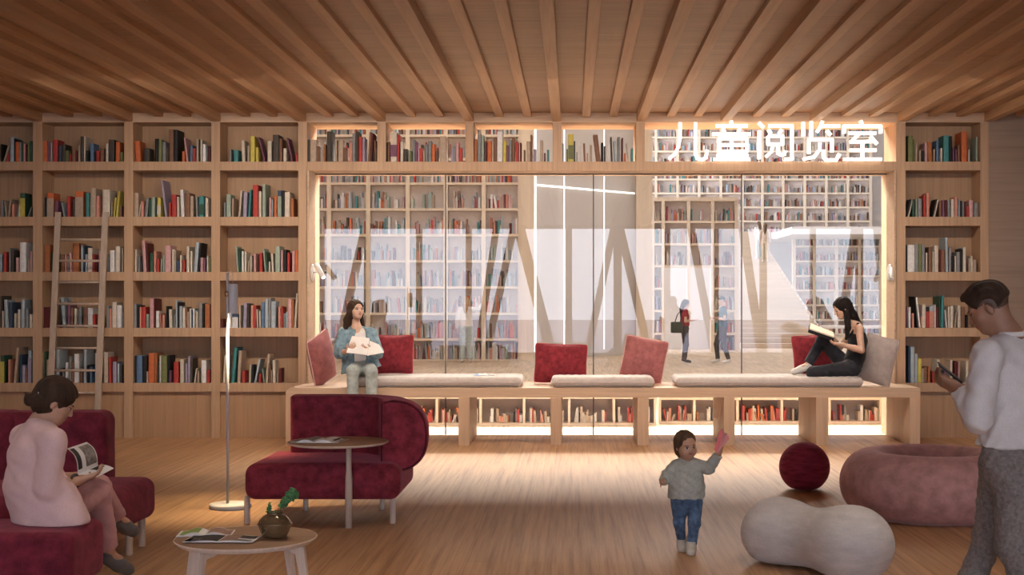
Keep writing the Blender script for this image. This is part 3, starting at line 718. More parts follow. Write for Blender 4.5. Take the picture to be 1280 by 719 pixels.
cb = crowd.build('books', BMATS)
tag(cb, 'rows of many small books on the hall shelves and between the larger ones', 'books', kind='stuff')

# ------------------------------------------------------------------ lettering over the window (children's reading room)
M_sign = emis('cream illuminated letters', (1.0, .95, .86), 1.25)
sg = thing('illuminated_sign', 'large cream illuminated Chinese lettering in the last opening above the window', 'sign', (fx(970, D0), D0 - .05, ZH1))
GLYPHS = [
 [[(850.3,153),(850.3,172),(848,184),(843,193),(836,199.5)], [(869.5,153),(869.5,192),(872,198),(878,199.5),(882.5,197),(884.3,187)]],
 [[(914,150.6),(915,157)], [(895,157),(935,157)], [(903.5,158),(906,166)], [(925.5,158),(923,166)], [(890.5,167.5),(938.5,167.5)],
  [(898.5,173),(934,173),(934,189),(898.5,189),(898.5,173)], [(898.5,181),(934,181)], [(914.8,173),(914.8,200)], [(896,194.3),(936,194.3)], [(892,200.5),(938,200.5)]],
 [[(948.5,153),(955,159.5)], [(949.3,163),(949.3,201.5)], [(961,157),(990.3,157),(990.3,199.5),(981,199.8)], [(960.5,161.5),(964,167)], [(977.5,161.5),(974,167)],
  [(960.5,169.8),(978.5,169.8),(978.5,180),(960.5,180),(960.5,169.8)], [(966.5,180),(965,189),(957.5,196)], [(973,180),(973,191),(977,193.5),(981,192.5),(982,188)]],
 [[(1004.3,152.5),(1004.3,170)], [(1014.5,151.5),(1014.5,171)], [(1028.5,151),(1026,158),(1021.5,165)], [(1026,157.3),(1050.5,157.3)], [(1034,163),(1039,168.8)],
  [(1011.5,192),(1011.5,174.3),(1040.5,174.3),(1040.5,190)], [(1025.5,178),(1025,187),(1018,196),(1004,200.5)], [(1030,187),(1030,196),(1033,199.8),(1046,199.8),(1050,192)]],
 [[(1076,150.6),(1078.3,156.5)], [(1055.5,166.5),(1055.5,157.5),(1101.3,157.5),(1101.3,166.5)], [(1061.5,166.3),(1095.5,166.3)], [(1074.5,167),(1064,177.3),(1094,176.3)], [(1088.5,170.3),(1097,180)],
  [(1062,187.5),(1096,187.5)], [(1078.8,179),(1078.8,200)], [(1055,200.4),(1102.5,200.4)]]]
YS = D0 - .07; hw = 2.0 / F * YS
for gl in GLYPHS:
    m = MB()
    for si, st_ in enumerate(gl):
        q = [Vector((fx(a, YS), YS, fz(b_, YS))) for a, b_ in st_]; yo = .0007 * si
        if q[-1].z - hw < ZH1 + .002:
            for v in q: v.z = max(v.z, ZH1 + .003 + hw)
        for i, (a, b_) in enumerate(zip(q, q[1:])):
            d = (b_ - a).normalized(); nn = Vector((-d.z, 0, d.x)) * hw
            e0 = d * (hw * .55 if i > 0 else 0); e1 = d * (hw * .55 if i < len(q) - 2 else 0)
            m.prism([a - e0 - nn + Vector((0, yo, 0)), b_ + e1 - nn + Vector((0, yo, 0)), b_ + e1 + nn + Vector((0, yo, 0)), a - e0 + nn + Vector((0, yo, 0))], (0, .045, 0))
    m.build('character', M_sign, sg)
# ================================================================== furniture
M_velvet = cloth('maroon velvet', (.255, .035, .053), .38, 14, .5, 220, .85, .2, tint=(.75, .25, .3))
M_velvet2 = cloth('dark maroon velvet', (.185, .024, .042), .35, 12, .4, 220, .85, .2, tint=(.7, .25, .3))
M_velvetseat = M_velvet
M_red = cloth('crimson velvet', (.215, .024, .034), .35, 18, .5, 240, .8, .2, tint=(.9, .3, .3))
M_pinkv = cloth('dusty pink velvet', (.33, .115, .115), .25, 14, .5, 240, .8, .2, tint=(1, .6, .6))
M_pinkp = cloth('dusty rose velvet', (.50, .27, .25), .22, 11, .5, 240, .85, .2, tint=(.9, .6, .6))
M_ballv = cloth('wine velvet', (.27, .032, .060), .45, 11, .5, 200, .85, .2, stretch=(.6, .6, 3), tint=(.7, .25, .3))
M_greyv = cloth('pale grey linen', (.60, .565, .54), .10, 10, .25, 260, .9, .25, stretch=(.8, .8, 3))
M_greyc = cloth('mauve grey linen', (.42, .36, .34), .14, 12, .3, 260, .9, .25)
M_mat = cloth('light grey quilted cotton', (.58, .52, .49), .08, 20, .3, 260, .9, .2)
M_pipe_d = cloth('dark maroon piping', (.09, .01, .02), .1); M_pipe_p = cloth('pale pink piping', (.62, .36, .34), .1); M_pipe_r = cloth('crimson piping', (.36, .04, .05), .1)
M_ash = wood('pale ash', (.76, .62, .51), .9, (60, 60, 3), .5)
M_ashd = wood('ash table top', (.38, .235, .14), .85, (2, 40, 40), .5, .3)
M_lamp = plain('warm white lacquered metal', (.80, .76, .72), .35, var=.01)
M_paper = plain('white paper', (.80, .78, .76), .7, var=.03)
M_ink = plain('printed dark ink', (.03, .028, .028), .6); M_photo = plain('printed grey photograph', (.22, .20, .185), .5, var=.5, vs=45); M_photo2 = plain('printed warm photograph', (.33, .20, .15), .5, var=.4, vs=60)

# ------------------------------------------------------------------ window bench
YB = 14.64; SZ = fz(485, YB); SB = fz(497, YB)
b = thing('window_bench', 'long pale oak window bench on panel legs, rounded at its left end', 'bench', ((OL + OR) / 2, YB, 0))
x0, x1 = fx(357, YB), fx(1150.5, YB)
m = MB(); r = .06
pts = [(x0, YB, SZ - .2)]
pts = [(x1, YB, SB), (x1, YB, SZ)]
for i in range(7):
    a = math.pi / 2 + (math.pi / 2) * i / 6; pts.append((x0 + r + r * math.cos(a), YB, SZ - r + r * math.sin(a)))
pts.append((x0, YB, SB))
m.prism(pts, (0, D0 - YB - .004, 0)); m.box(OL + .022, OR - .022, D0 - .004, GY - .01, SB, SZ); m.build('seat_board', M_bench, b, bevel=.003)
for a, c in ((357, 371.5), (573, 587), (688, 702), (797, 811), (905, 918.5), (1020, 1035.5), (1137, 1150.5)):
    ya = 0; xa, xb = fx(a, YB), fx(c, YB)
    ins = xa > OL + .03 and xb < OR - .03
    MB().box(xa, xb, YB + (0.0 if a != 357 else 0), GY - .012 if ins else D0 - .004, 0, SB).build('panel_leg', M_benchv, b, bevel=.003)
MB().box(fx(467, YB), fx(481, YB), YB, GY - .012, 0, SB).build('panel_leg', M_benchv, b, bevel=.003)

def quilt(X, Y, Z): return .0022 * np.cos(X * 2 * math.pi / .085) * (Z > SZ + .08)
def mat_thing(label, p0, p1, py, grp='seat pads on the window bench', hd=.37):
    xa, xb = fx(p0, YB + .08), fx(p1, YB + .08); h = fz(py, YB + .3) - SZ
    s = SDF(); s.rb(((xa + xb) / 2, YB + .05 + hd, SZ + h / 2 + .002), ((xb - xa) / 2, hd, h / 2), .048)
    o = s.mesh('seat_pad', M_mat, .014, None, ((xa + xb) / 2, YB + .42, SZ), disp=quilt)
    tag(o, label, 'seat pad', grp)
    y = YB + .05
    zz = SZ + h * .48; q = .045
    loop = []
    for cx, cy, a0 in ((xb - q, YB + .05 + 2 * hd - q, 0), (xa + q, YB + .05 + 2 * hd - q, 90), (xa + q, YB + .05 + q, 180), (xb - q, YB + .05 + q, 270)):
        for k in range(5):
            a = math.radians(a0 + k * 22.5); loop.append((cx + (q + .002) * math.cos(a), cy + (q + .002) * math.sin(a), zz))
    MB().tube(loop, .005, 6, closed=True).build('piping', M_mat, o)
    return h
hm = mat_thing('long light grey seat pad on the left half of the window bench', 437, 652, 470)
mat_thing('short light grey seat pad in the middle of the window bench', 689, 818, 470, hd=.26)
mat_thing('long light grey seat pad under the reading woman in black', 845, 1079, 470)

def pillow(name, label, c, w, h, t, rot, mat, pipe, grp='cushions on the window bench'):
    """square cushion: local x width, z height, y thickness; rot = euler"""
    from mathutils import Euler
    R = Euler(rot).to_matrix(); n = 26; V = []; Q = []
    def P(u, v, sgn):
        cn = 1 - .05 * (abs(u) * abs(v)) ** 6; e = cn * (1 - .055 * (1 - u * u)); e2 = cn * (1 - .055 * (1 - v * v))
        th = t / 2 * max(0, (1 - abs(u) ** 2.2)) ** .6 * max(0, (1 - abs(v) ** 2.2)) ** .6
        th += .006 * noise.noise(Vector((u * 2.2 + c[0] * 3, v * 2.2, sgn))) * (1 - u * u) * (1 - v * v)
        return Vector(c) + R @ Vector((u * w / 2 * e2, sgn * th, v * h / 2 * e))
    idx = {}
    for sgn in (-1, 1):
        for i in range(n + 1):
            for j in range(n + 1):
                u = math.sin((i / n * 2 - 1) * math.pi / 2); v = math.sin((j / n * 2 - 1) * math.pi / 2)
                edge = i in (0, n) or j in (0, n)
                if sgn == 1 and edge: idx[(sgn, i, j)] = idx[(-1, i, j)]; continue
                idx[(sgn, i, j)] = len(V); V.append(P(u, v, sgn))
    m = MB(); fs = []
    for sgn in (-1, 1):
        for i in range(n):
            for j in range(n): fs.append((idx[(sgn, i, j)], idx[(sgn, i + 1, j)], idx[(sgn, i + 1, j + 1)], idx[(sgn, i, j + 1)]))
    m.add(V, fs, 0, True)
    o = m.build(name, mat, None, c); tag(o, label, 'cushion', grp)
    loop = [V[idx[(-1, i, 0)]] for i in range(n + 1)] + [V[idx[(-1, n, j)]] for j in range(1, n + 1)] + [V[idx[(-1, i, n)]] for i in range(n - 1, -1, -1)] + [V[idx[(-1, 0, j)]] for j in range(n - 1, 0, -1)]
    MB().tube(loop, .008, 6, closed=True).build('piping', pipe, o)
    return o
MT = SZ + hm
pillow('cushion', 'dusty pink cushion seen edge-on, slumped against the left window jamb', (fx(402, 15.15), 15.15, SZ + .29), .46, .58, .20, (0, math.radians(-20), math.radians(68)), M_pinkv, M_pipe_p)
pillow('cushion', 'crimson square cushion leaning beside the woman in the denim jacket', (fx(492, 15.3), 15.32, MT + .222), .44, .44, .21, (math.radians(-10), 0, 0), M_red, M_pipe_r)
pillow('cushion', 'crimson rectangular cushion standing in the gap left of the middle seat pad', (fx(701, 15.4), 15.40, SZ + .228), .60, .45, .21, (math.radians(-9), math.radians(2), 0), M_red, M_pipe_r)
pillow('cushion', 'dusty pink cushion tilted behind the right end of the middle seat pad', (fx(805, 15.4), 15.42, SZ + .272), .50, .50, .20, (math.radians(-10), math.radians(10), math.radians(-12)), M_pinkv, M_pipe_p)
pillow('cushion', 'crimson cushion half hidden behind the reading woman in black', (fx(1017, 15.3), 15.38, MT + .222), .44, .44, .19, (math.radians(-10), math.radians(-4), 0), M_red, M_pipe_r)
pillow('cushion', 'mauve grey cushion leaning on the right window jamb behind the reading woman', (fx(1097, 15.05), 15.02, SZ + .285), .40, .54, .19, (math.radians(-4), math.radians(13), math.radians(-38)), M_greyc, M_greyc)

# open booklet on the long left seat pad
def booklet(name, label, c, w, d, rz, cat='magazine', sub=None, lift=.02, grp=None):
    """open magazine lying flat: two curved page stacks"""
    o = MB(); R = Matrix.Rotation(rz, 4, 'Z'); n = 10; V = []; fs = []
    for side in (-1, 1):
        base = len(V)
        for i in range(n + 1):
            u = i / n; x = side * u * w / 2; z = .004 + lift * math.sin(min(1, u * 1.3) * math.pi) * (1 - .5 * u)
            for y in (-d / 2, d / 2):
                V.append(Vector(c) + R @ Vector((x, y, z))); V.append(Vector(c) + R @ Vector((x, y, .0015)))
        for i in range(n):
            a = base + i * 4; b_ = a + 4
            fs += [(a, a + 2, b_ + 2, b_), (a + 1, b_ + 1, b_ + 3, a + 3), (a, b_, b_ + 1, a + 1), (a + 2, a + 3, b_ + 3, b_ + 2)]
        a = base + n * 4; fs.append((a, a + 1, a + 3, a + 2))
    o.add(V, fs, 0)
    ob = o.build(name, M_paper, None, c); tag(ob, label, cat, grp)
    # printed pictures
    for (side, u0, u1, v0, v1, mat, nm) in (sub or []):
        p = MB(); VV = []; k = 5
        for i in range(k + 1):
            u = u0 + (u1 - u0) * i / k; x = side * u * w / 2; z = .0055 + lift * math.sin(min(1, u * 1.3) * math.pi) * (1 - .5 * u)
            for v in (v0, v1): VV.append(Vector(c) + R @ Vector((x, (v - .5) * d, z)))
        p.add(VV, [(2 * i, 2 * i + 2, 2 * i + 3, 2 * i + 1) for i in range(k)]); p.build(nm, mat, ob)
    return ob
M_bluep = plain('printed blue cover', (.08, .25, .55), .5)
booklet('open_booklet', 'open booklet with a blue edge lying on the long left seat pad', (fx(606, 15.0), 15.0, MT + .003), .24, .26, .2,
        sub=[(-1, .55, .98, .02, .98, M_bluep, 'blue_page'), (1, .2, .9, .2, .8, M_photo, 'printed_photo')], lift=.012)

# ------------------------------------------------------------------ reading lamps on the window jambs
def jamb_lamp(label, c, side):
    t = thing('wall_lamp', label, 'wall lamp', c, 'reading lamps on the window jambs')
    c = Vector(c); X = Vector((side, 0, 0))
    M = Matrix.Rotation(math.pi / 2 * side, 4, 'Y')
    MB().lathe([(0, 0), (.10, 0), (.10, .012), (.095, .018), (0, .018)], c, 32, M=M).build('wall_plate', M_lamp, t)
    return t, c
t, c = jamb_lamp('white cylinder reading lamp on the left window jamb above the denim woman', (OL + .021, 15.58, 1.88), 1)
a = Vector((fx(395, 15.5), 15.5, fz(331, 15.5))); b2 = Vector((fx(404.5, 15.42), 15.42, fz(347, 15.42)))
MB().tube([c + Vector((.015, 0, 0)), (a + b2) / 2 + Vector((0, .02, 0))], .008).build('arm', M_lamp, t)
LH = MB().tube([a, a + (b2 - a) * .03, b2 - (b2 - a) * .03, b2], [.024, .030, .030, .027], 20).build('lamp_head', M_lamp, t)
M_bulb = emis('warm lamp diffuser', (1, .86, .66), 6)
d_ = (b2 - a).normalized(); MB().tube([b2 - d_ * .004, b2 + d_ * .002], .022, 16).build('bulb', M_bulb, LH)
t, c = jamb_lamp('white reading lamp on the right window jamb above the grey cushion', (OR - .021, 15.6, 1.88), -1)
a = Vector((OR - .03, 15.5, 1.93)); b2 = Vector((OR - .055, 15.36, 1.80))
MB().tube([c + Vector((-.015, 0, 0)), (a + b2) / 2], .008).build('arm', M_lamp, t)
MB().tube([a, a + (b2 - a) * .03, b2 - (b2 - a) * .03, b2], [.020, .025, .025, .023], 20).build('lamp_head', M_lamp, t)

# ------------------------------------------------------------------ ladder
t = thing('library_ladder', 'pale ash ladder leaning on the left bookcase', 'ladder', (fx(92, 15.05), 15.05, 0))
yt, yb = 15.385, 15.05
def lad(px, z):
    f = z / fz(265, 15.35); y = yb + (yt - yb) * f - .035
    return y
zt = fz(265, 15.35)
M_lad = wood('weathered ash', (.50, .40, .32), .82, (60, 60, 3), .6)
xt0, xt1, xb0, xb1 = fx(72.3, 15.35), fx(131.3, 15.35), fx(60.3, 15.02), fx(120.3, 15.02)
for xa, xb in ((xt0, xb0), (xt1, xb1)):
    w_ = .034
    yA, yB_ = lad(0, 0), lad(0, zt)
    MB().prism([(xb - w_, yA, 0), (xb + w_, yA, 0), (xa + w_, yB_, zt), (xa - w_, yB_, zt)], (0, .028, 0)).build('rail', M_lad, t, bevel=.003)
for py in (299.5, 326, 353, 380, 407.5, 435, 462.5, 490, 517):
    z = fz(py, 15.25); f = z / zt; y = lad(0, z) + .014
    MB().tube([(xb0 + (xt0 - xb0) * f + .02, y, z), (xb1 + (xt1 - xb1) * f - .02, y, z)], .014, 10).build('rung', M_lad, t)

# ------------------------------------------------------------------ floor lamp
LY = 10.2; LX = fx(284.5, LY)
t = thing('floor_lamp', 'slim white floor lamp left of the maroon armchair', 'floor lamp', (LX, LY, 0))
MB().lathe([(0, 0), (.152, 0), (.155, .01), (.155, .03), (.150, .036), (0, .036)], (LX + .02, LY, 0), 48).build('base', M_lamp, t)
zt = fz(341, LY)
MB().tube([(LX, LY, .03), (LX, LY, zt)], .0105, 12).build('pole', M_lamp, t)
hx, cx = LX + .0, fx(291.3, LY)
cord = [(LX, LY, zt), (LX + .006, LY, zt + .014), (LX + .018, LY, zt + .018), (LX + .028, LY, zt + .004), (cx - .006, LY, zt - .03), (cx, LY, fz(354.5, LY))]
MB().tube(cord, .0022, 6).build('cord', M_lamp, t)
z0, z1 = fz(392, LY), fz(355, LY)
M_shade = plain('grey lamp shade', (.80, .79, .80), .5, var=.01)
LS = MB().lathe([(0, z1), (.030, z1), (.034, z1 - .006), (.036, z0 + .01), (.036, z0), (.033, z0), (.031, z1 - .02), (0, z1 - .02)], (cx, LY, 0), 32).build('lamp_shade', M_shade, t)
MB().lathe([(0, z0 + .008), (.032, z0 + .008), (.032, z0 + .014), (0, z0 + .014)], (cx, LY, 0), 24).build('bulb', M_bulb, LS)
zk = fz(367.5, LY)
MB().lathe([(0, -.022), (.014, -.02), (.016, 0), (.014, .02), (0, .022)], (LX - .002, LY - .014, zk), 16).build('switch', plain('brass', (.62, .50, .30), .3, 1), t)
l = bpy.data.lights.new('floor_lamp_light', 'SPOT'); l.energy = 130; l.color = (1, .80, .50); l.spot_size = math.radians(84); l.spot_blend = .9; l.shadow_soft_size = .03
o = bpy.data.objects.new('floor_lamp_light', l); COL.objects.link(o); o.location = (cx, LY, z0 + .002)

# ------------------------------------------------------------------ upholstered seating
def seatblock(c, h, rad, name, mat, t, R=None, vox=.012, amp=.003):
    s = SDF(); s.rb(c, h, rad, R); return s.mesh(name, mat, vox, t, disp=lambda X, Y, Z: amp * np.sin(X * 9 + 1) * np.sin(Y * 8) * np.sin(Z * 14 + 2))
def rleg(x, y, z, t, r=.021):
    MB().lathe([(0, 0), (r * .9, 0), (r, .01), (r, z), (0, z)], (x, y, 0), 20).build('leg', M_ash, t)
# armchair
t = thing('armchair', 'maroon velvet armchair with one rounded arm behind the side table', 'armchair', (-1.75, 9.9, 0))
sx0, sx1 = fx(300, 9.36), fx(500, 9.55)
sy0, sy1 = 9.36, 10.25
# slightly skewed seat
s = SDF(); s.rb(((sx0 + sx1) / 2 + .02, (sy0 + sy1) / 2, .300), ((sx1 - sx0) / 2, (sy1 - sy0) / 2, .122), .075)
s.mesh('seat', M_velvet, .011, t, disp=lambda X, Y, Z: -.012 * np.clip(Z - .36, 0, .07) / .06 * (1 - ((X - (sx0 + sx1) / 2) / .6) ** 2))
# back wrapping into the arm: D-shaped section swept along an L path
path = [np.array(p) for p in ((fx(366, 10.1) + .04, 10.12), (-1.62, 10.12), (-1.46, 10.06), (-1.345, 9.93), (-1.29, 9.76), (-1.275, 9.56))]
ZM, HB_ = .605, .232
def sweep(X, Y, Z):
    best = None; sg = None; cap = None
    for i, (a, b_) in enumerate(zip(path, path[1:])):
        ba = b_ - a; l2 = ba @ ba
        tt = ((X - a[0]) * ba[0] + (Y - a[1]) * ba[1]) / l2; tc = np.clip(tt, 0, 1)
        dx = X - a[0] - ba[0] * tc; dy = Y - a[1] - ba[1] * tc; d = np.sqrt(dx * dx + dy * dy)
        side = (ba[0] * (Y - a[1]) - ba[1] * (X - a[0]))      # positive: outside (back / right)
        if best is None: best = d; sg = side
        else:
            m_ = d < best; sg = np.where(m_, side, sg); best = np.minimum(best, d)
    sd = best * np.sign(sg)
    # outward half: ellipse; inward: thin
    zz = (Z - ZM) / HB_
    xi = (X + 1.62) ; bul = np.clip((X + 1.60) / .3, 0, 1) * .09 + .15
    out = (np.sqrt(np.minimum((np.abs(sd / bul)) ** 2.4 + np.abs(zz) ** 2.4, 9)) - 1) * .12
    inn = np.maximum(-sd - .055, np.abs(Z - ZM) - HB_ + .0)
    d = np.where(sd > 0, out, np.maximum(inn, (np.abs(zz) - 1) * HB_))
    d = np.maximum(d, -(X - path[0][0]) - .04)
    d = np.maximum(d, path[-1][1] - Y)
    return d
s = SDF(); s.rb((-1.6, 9.95, ZM), (.75, .5, .30), .01)
s.post = lambda Fd, X, Y, Z: sweep(X, Y, Z) * .8 - .012 + 0 * Fd
s.mesh('backrest', M_velvet, .012, t, relax=3)
# seams of piping on arm end
ae = path[-1]
loop = []
for k in range(25):
    a = -math.pi / 2 + math.pi * k / 24
    loop.append((ae[0] + .25 * abs(math.cos(a)) ** .83, ae[1] - .012, ZM + (HB_ + .012) * (abs(math.sin(a)) ** .83) * (1 if a > 0 else -1)))
loop += [(ae[0] - .06, ae[1] - .012, ZM + HB_ * .97), (ae[0] - .062, ae[1] - .012, ZM - HB_ * .97)]
MB().tube(loop, .006, 6, closed=True).build('piping', M_pipe_d, t)
for x, y in ((fx(307, 9.42), 9.46), (fx(490, 9.45), 9.50), (fx(382, 10.05), 10.06), (fx(478, 10.1), 10.1)): rleg(x, y, .2, t)

# sofa on the left
t = thing('sectional_sofa', 'dark maroon velvet sectional sofa under the woman in pink', 'sofa', (-3.2, 8.0, 0))
def sb(name, x0, x1, y0, y1, z0, z1, rad, ax=0):
    return seatblock(((x0 + x1) / 2, (y0 + y1) / 2, (z0 + z1) / 2), ((x1 - x0) / 2, (y1 - y0) / 2, (z1 - z0) / 2), rad, name, M_velvet2, t, vox=.013)
sb('seat', -4.3, -2.655, 7.72, 8.72, .17, .435, .075)
sb('seat', -4.3, -2.44, 6.62, 7.12, .13, .42, .05)
sb('backrest', -3.62, -2.95, 8.56, 8.84, .36, fz(512, 8.8), .07)
sb('backrest', -4.6, -3.50, 8.50, 8.84, .36, fz(511, 8.8), .09)
rleg(fx(160, 8.29), 8.31, .2, t, .023); rleg(-4.1, 8.5, .2, t, .023); rleg(-2.56, 6.75, .16, t, .023); rleg(-2.56, 7.0, .16, t, .023); rleg(-4.1, 6.8, .16, t, .023); rleg(-2.72, 8.6, .2, t, .023)

# ------------------------------------------------------------------ poufs
s = SDF(); c = (2.60, 9.86); RR = .435
s.rb((c[0], c[1], .24), (.72, .72, .30), .01)
s.post = lambda Fd, X, Y, Z: (np.sqrt(((np.sqrt((X - c[0]) ** 2 + (Y - c[1]) ** 2) - RR) / .215) ** 2 + ((Z - .232) / .240) ** 2) - 1) * .2 + 0 * Fd
s.cut((0, 0, .003), (0, 0, -1), .05)
o = s.mesh('ring_pouf', M_pinkp, .014, None, (c[0], c[1], 0)); tag(o, 'large dusty rose ring-shaped pouf beside the man', 'pouf', 'velvet floor poufs')
bc = (fx(1005.5, 11.2), 11.2)
s = SDF(); s.el((bc[0], bc[1], .188), (.208, .208, .206)); s.cut((0, 0, .002), (0, 0, -1), .03)
o = s.mesh('ball_pouf', M_ballv, .010, None, (bc[0], bc[1], 0)); tag(o, 'small round wine red pouf on the floor before the bench', 'pouf', 'velvet floor poufs')
s = SDF(); A = np.array((fx(975, 8.05), 8.08, .178)); B = np.array((fx(1064, 7.66), 7.63, .187))
s.el(A, (.215, .20, .188)).el(B, (.222, .215, .198), k=.05).rc(A, B, .172, .180, .12).cut((0, 0, .002), (0, 0, -1), .04)
o = s.mesh('bean_pouf', M_greyv, .011, None, ((A[0] + B[0]) / 2, (A[1] + B[1]) / 2, 0)); tag(o, 'pale grey bean-shaped pouf in the right foreground', 'pouf', 'velvet floor poufs')

# ------------------------------------------------------------------ side table and coffee table
t = thing('side_table', 'round ash side table on a single post before the armchair', 'side table', (fx(436, 9.31), 9.31, 0))
zt = .594; cx = fx(422.5, 9.28)
MB().lathe([(0, zt - .014), (.325, zt - .014), (.340, zt - .004), (.341, zt), (.339, zt + .001), (0, zt + .001)], (cx, 9.28, 0), 64).build('tabletop', M_ashd, t)
MB().lathe([(.325, zt - .015), (.341, zt - .005), (.343, zt + .0005), (.340, zt + .002), (.3385, zt - .001), (.325, zt - .013)], (cx, 9.28, 0), 64).build('edge_band', M_ash, t)
x = fx(436, 9.31); MB().lathe([(0, 0), (.025, 0), (.025, .34), (.019, .40), (.018, zt - .014), (0, zt - .014)], (x, 9.31, 0), 24).build('post', M_ash, t)
booklet('open_magazine', 'open magazine lying on the left of the side table', (fx(400, 9.28), 9.28, zt + .002), .34, .24, -.15,
        sub=[(-1, .1, .95, .05, .95, M_photo, 'printed_photo'), (1, .35, .95, .1, .95, M_paper, 'page'), (1, .6, .95, .3, .9, M_ink, 'printed_photo')], lift=.022, grp='magazines on the tables')
TZ = .42; tx, ty = fx(307.5, 6.51), 6.51
t = thing('coffee_table', 'round ash coffee table on four splayed legs in the left foreground', 'coffee table', (tx, ty, 0))
MB().lathe([(0, TZ - .022), (.315, TZ - .022), (.333, TZ - .006), (.335, TZ), (.333, TZ + .001), (0, TZ + .001)], (tx, ty, 0), 72).build('tabletop', M_ashd, t)
MB().lathe([(.315, TZ - .023), (.333, TZ - .008), (.336, TZ - .002), (.335, TZ + .0015), (.331, TZ + .0018), (.315, TZ - .02)], (tx, ty, 0), 72).build('edge_band', M_ash, t)
for dx, dy in ((-.25, .06), (-.145, -.22), (.145, .22), (.265, -.07)):
    v = Vector((dx, dy, 0)); u = v.normalized(); n_ = Vector((-u.y, u.x, 0)) * .011
    C0 = Vector((tx, ty, 0))
    def Q(r_, z_): return C0 + u * r_ + Vector((0, 0, z_)) - n_
    rr = v.length; zt_ = TZ - .022
    MB().prism([Q(rr + .03, zt_), Q(rr + .085, 0), Q(rr + .057, 0), Q(rr - .012, zt_ - .045), Q(rr - .085, zt_ - .028), Q(rr - .11, zt_)], n_ * 2).build('leg', M_ash, t, bevel=.002)
MB().box(tx - .02, tx + .02, ty - .02, ty + .02, TZ - .04, TZ - .022).build('hub', M_ash, t)
booklet('open_magazine', 'open magazine with dark photographs, uppermost on the coffee table', (fx(278, 6.42), 6.42, TZ + .006), .33, .17, -.02,
        sub=[(-1, .02, .96, .06, .94, M_ink, 'printed_photo'), (-1, .55, .96, .0, .5, M_photo, 'printed_photo'), (1, .02, .5, .1, .95, M_photo2, 'printed_photo'), (1, .5, .95, .45, .9, M_ink, 'printed_photo'), (1, .45, .92, .08, .3, M_photo, 'printed_photo')], lift=.006, grp='magazines on the tables')
booklet('open_magazine', 'open magazine with curled pages underneath, towards the coffee table\'s left edge', (fx(259, 6.62), 6.60, TZ + .002), .26, .16, .12,
        sub=[(-1, .2, .9, .1, .9, plain('printed green page', (.25, .36, .10), .6), 'printed_page'), (1, .1, .95, .1, .9, M_photo2, 'printed_photo')], lift=.018, grp='magazines on the tables')
# vase with a sprig
vx_, vy_ = fx(343.5, 6.5), 6.5
def vase_mat():
    m, nt, b = newmat('smoked bronze glass')
    b.inputs['Base Color'].default_value = (.40, .29, .16, 1); b.inputs['Transmission Weight'].default_value = .65; b.inputs['Roughness'].default_value = .06
    b.inputs['IOR'].default_value = 1.45; b.inputs['Metallic'].default_value = .25; return m
v = thing('glass_vase', 'squat smoked bronze glass vase on the coffee table', 'vase', (vx_, vy_, TZ))
pr = [(0, .002), (.045, .002), (.056, .006), (.068, .03), (.0775, .06), (.0785, .070), (.072, .088), (.055, .105), (.040, .113), (.036, .118), (.040, .124), (.044, .126)]
inner = [(.040, .1245), (.034, .118), (.038, .110), (.053, .101), (.069, .086), (.0755, .070), (.074, .06), (.065, .031), (.052, .010), (0, .008)]
VB = MB().lathe([(r_, TZ + z_) for r_, z_ in pr + inner], (vx_, vy_, 0), 48).build('body', vase_mat(), v)
MB().lathe([(.0785, TZ + .064), (.0815, TZ + .066), (.0815, TZ + .072), (.0785, TZ + .074)], (vx_, vy_, 0), 48).build('collar', plain('bronze collar', (.20, .14, .08), .3, .6), VB)
M_leaf = cloth('fresh green leaf', (.10, .26, .10), .3, 40, .1, 200, .6); M_stem = plain('green stem', (.12, .22, .08), .6)
p = thing('leafy_sprig', 'curly green sprig standing in the bronze vase', 'plant', (vx_, vy_, TZ + .012))
rl = random.Random(4)
def sprig(pts, n, size):
    sm = MB().tube(pts, .0022, 6).build('stem', M_stem, p)
    lf = MB(); P_ = [Vector(q) for q in pts]
    for i in range(n):
        f = .45 + .55 * i / n; k = f * (len(P_) - 1); a = int(min(k, len(P_) - 2)); c0 = P_[a].lerp(P_[a + 1], k - a)
        d = Vector((rl.uniform(-1, 1), rl.uniform(-1, 1), rl.uniform(-.4, 1))).normalized(); sz = size * rl.uniform(.7, 1.25)
        w_ = d.cross(Vector((rl.uniform(-1, 1), rl.uniform(-1, 1), .3))).normalized(); nn = d.cross(w_)
        row = []
        for q in range(5):
            g = q / 4; wd = sz * .55 * math.sin(math.pi * min(1, .12 + g * .9)); cc = c0 + d * sz * g + nn * sz * .35 * math.sin(g * 3)
            row += [cc - w_ * wd + nn * wd * .4 * math.sin(q * 2.1), cc, cc + w_ * wd + nn * wd * .4 * math.cos(q * 2.1)]
        lf.add(row, [(3 * q + e, 3 * q + e + 1, 3 * q + e + 4, 3 * q + e + 3) for q in range(4) for e in (0, 1)], 0, True)
    o = lf.build('leaves', M_leaf, sm); so = o.modifiers.new('Solidify', 'SOLIDIFY'); so.thickness = .0012
sprig([(vx_ + .01, vy_, TZ + .014), (vx_ + .012, vy_, TZ + .11), (vx_ + .035, vy_ - .01, TZ + .15), (vx_ + .065, vy_ - .015, TZ + .19), (vx_ + .085, vy_ - .02, TZ + .215), (vx_ + .10, vy_ - .02, TZ + .20)], 80, .027)
sprig([(vx_ - .012, vy_, TZ + .014), (vx_ - .012, vy_, TZ + .11), (vx_ - .025, vy_, TZ + .14), (vx_ - .03, vy_, TZ + .155)], 12, .020)
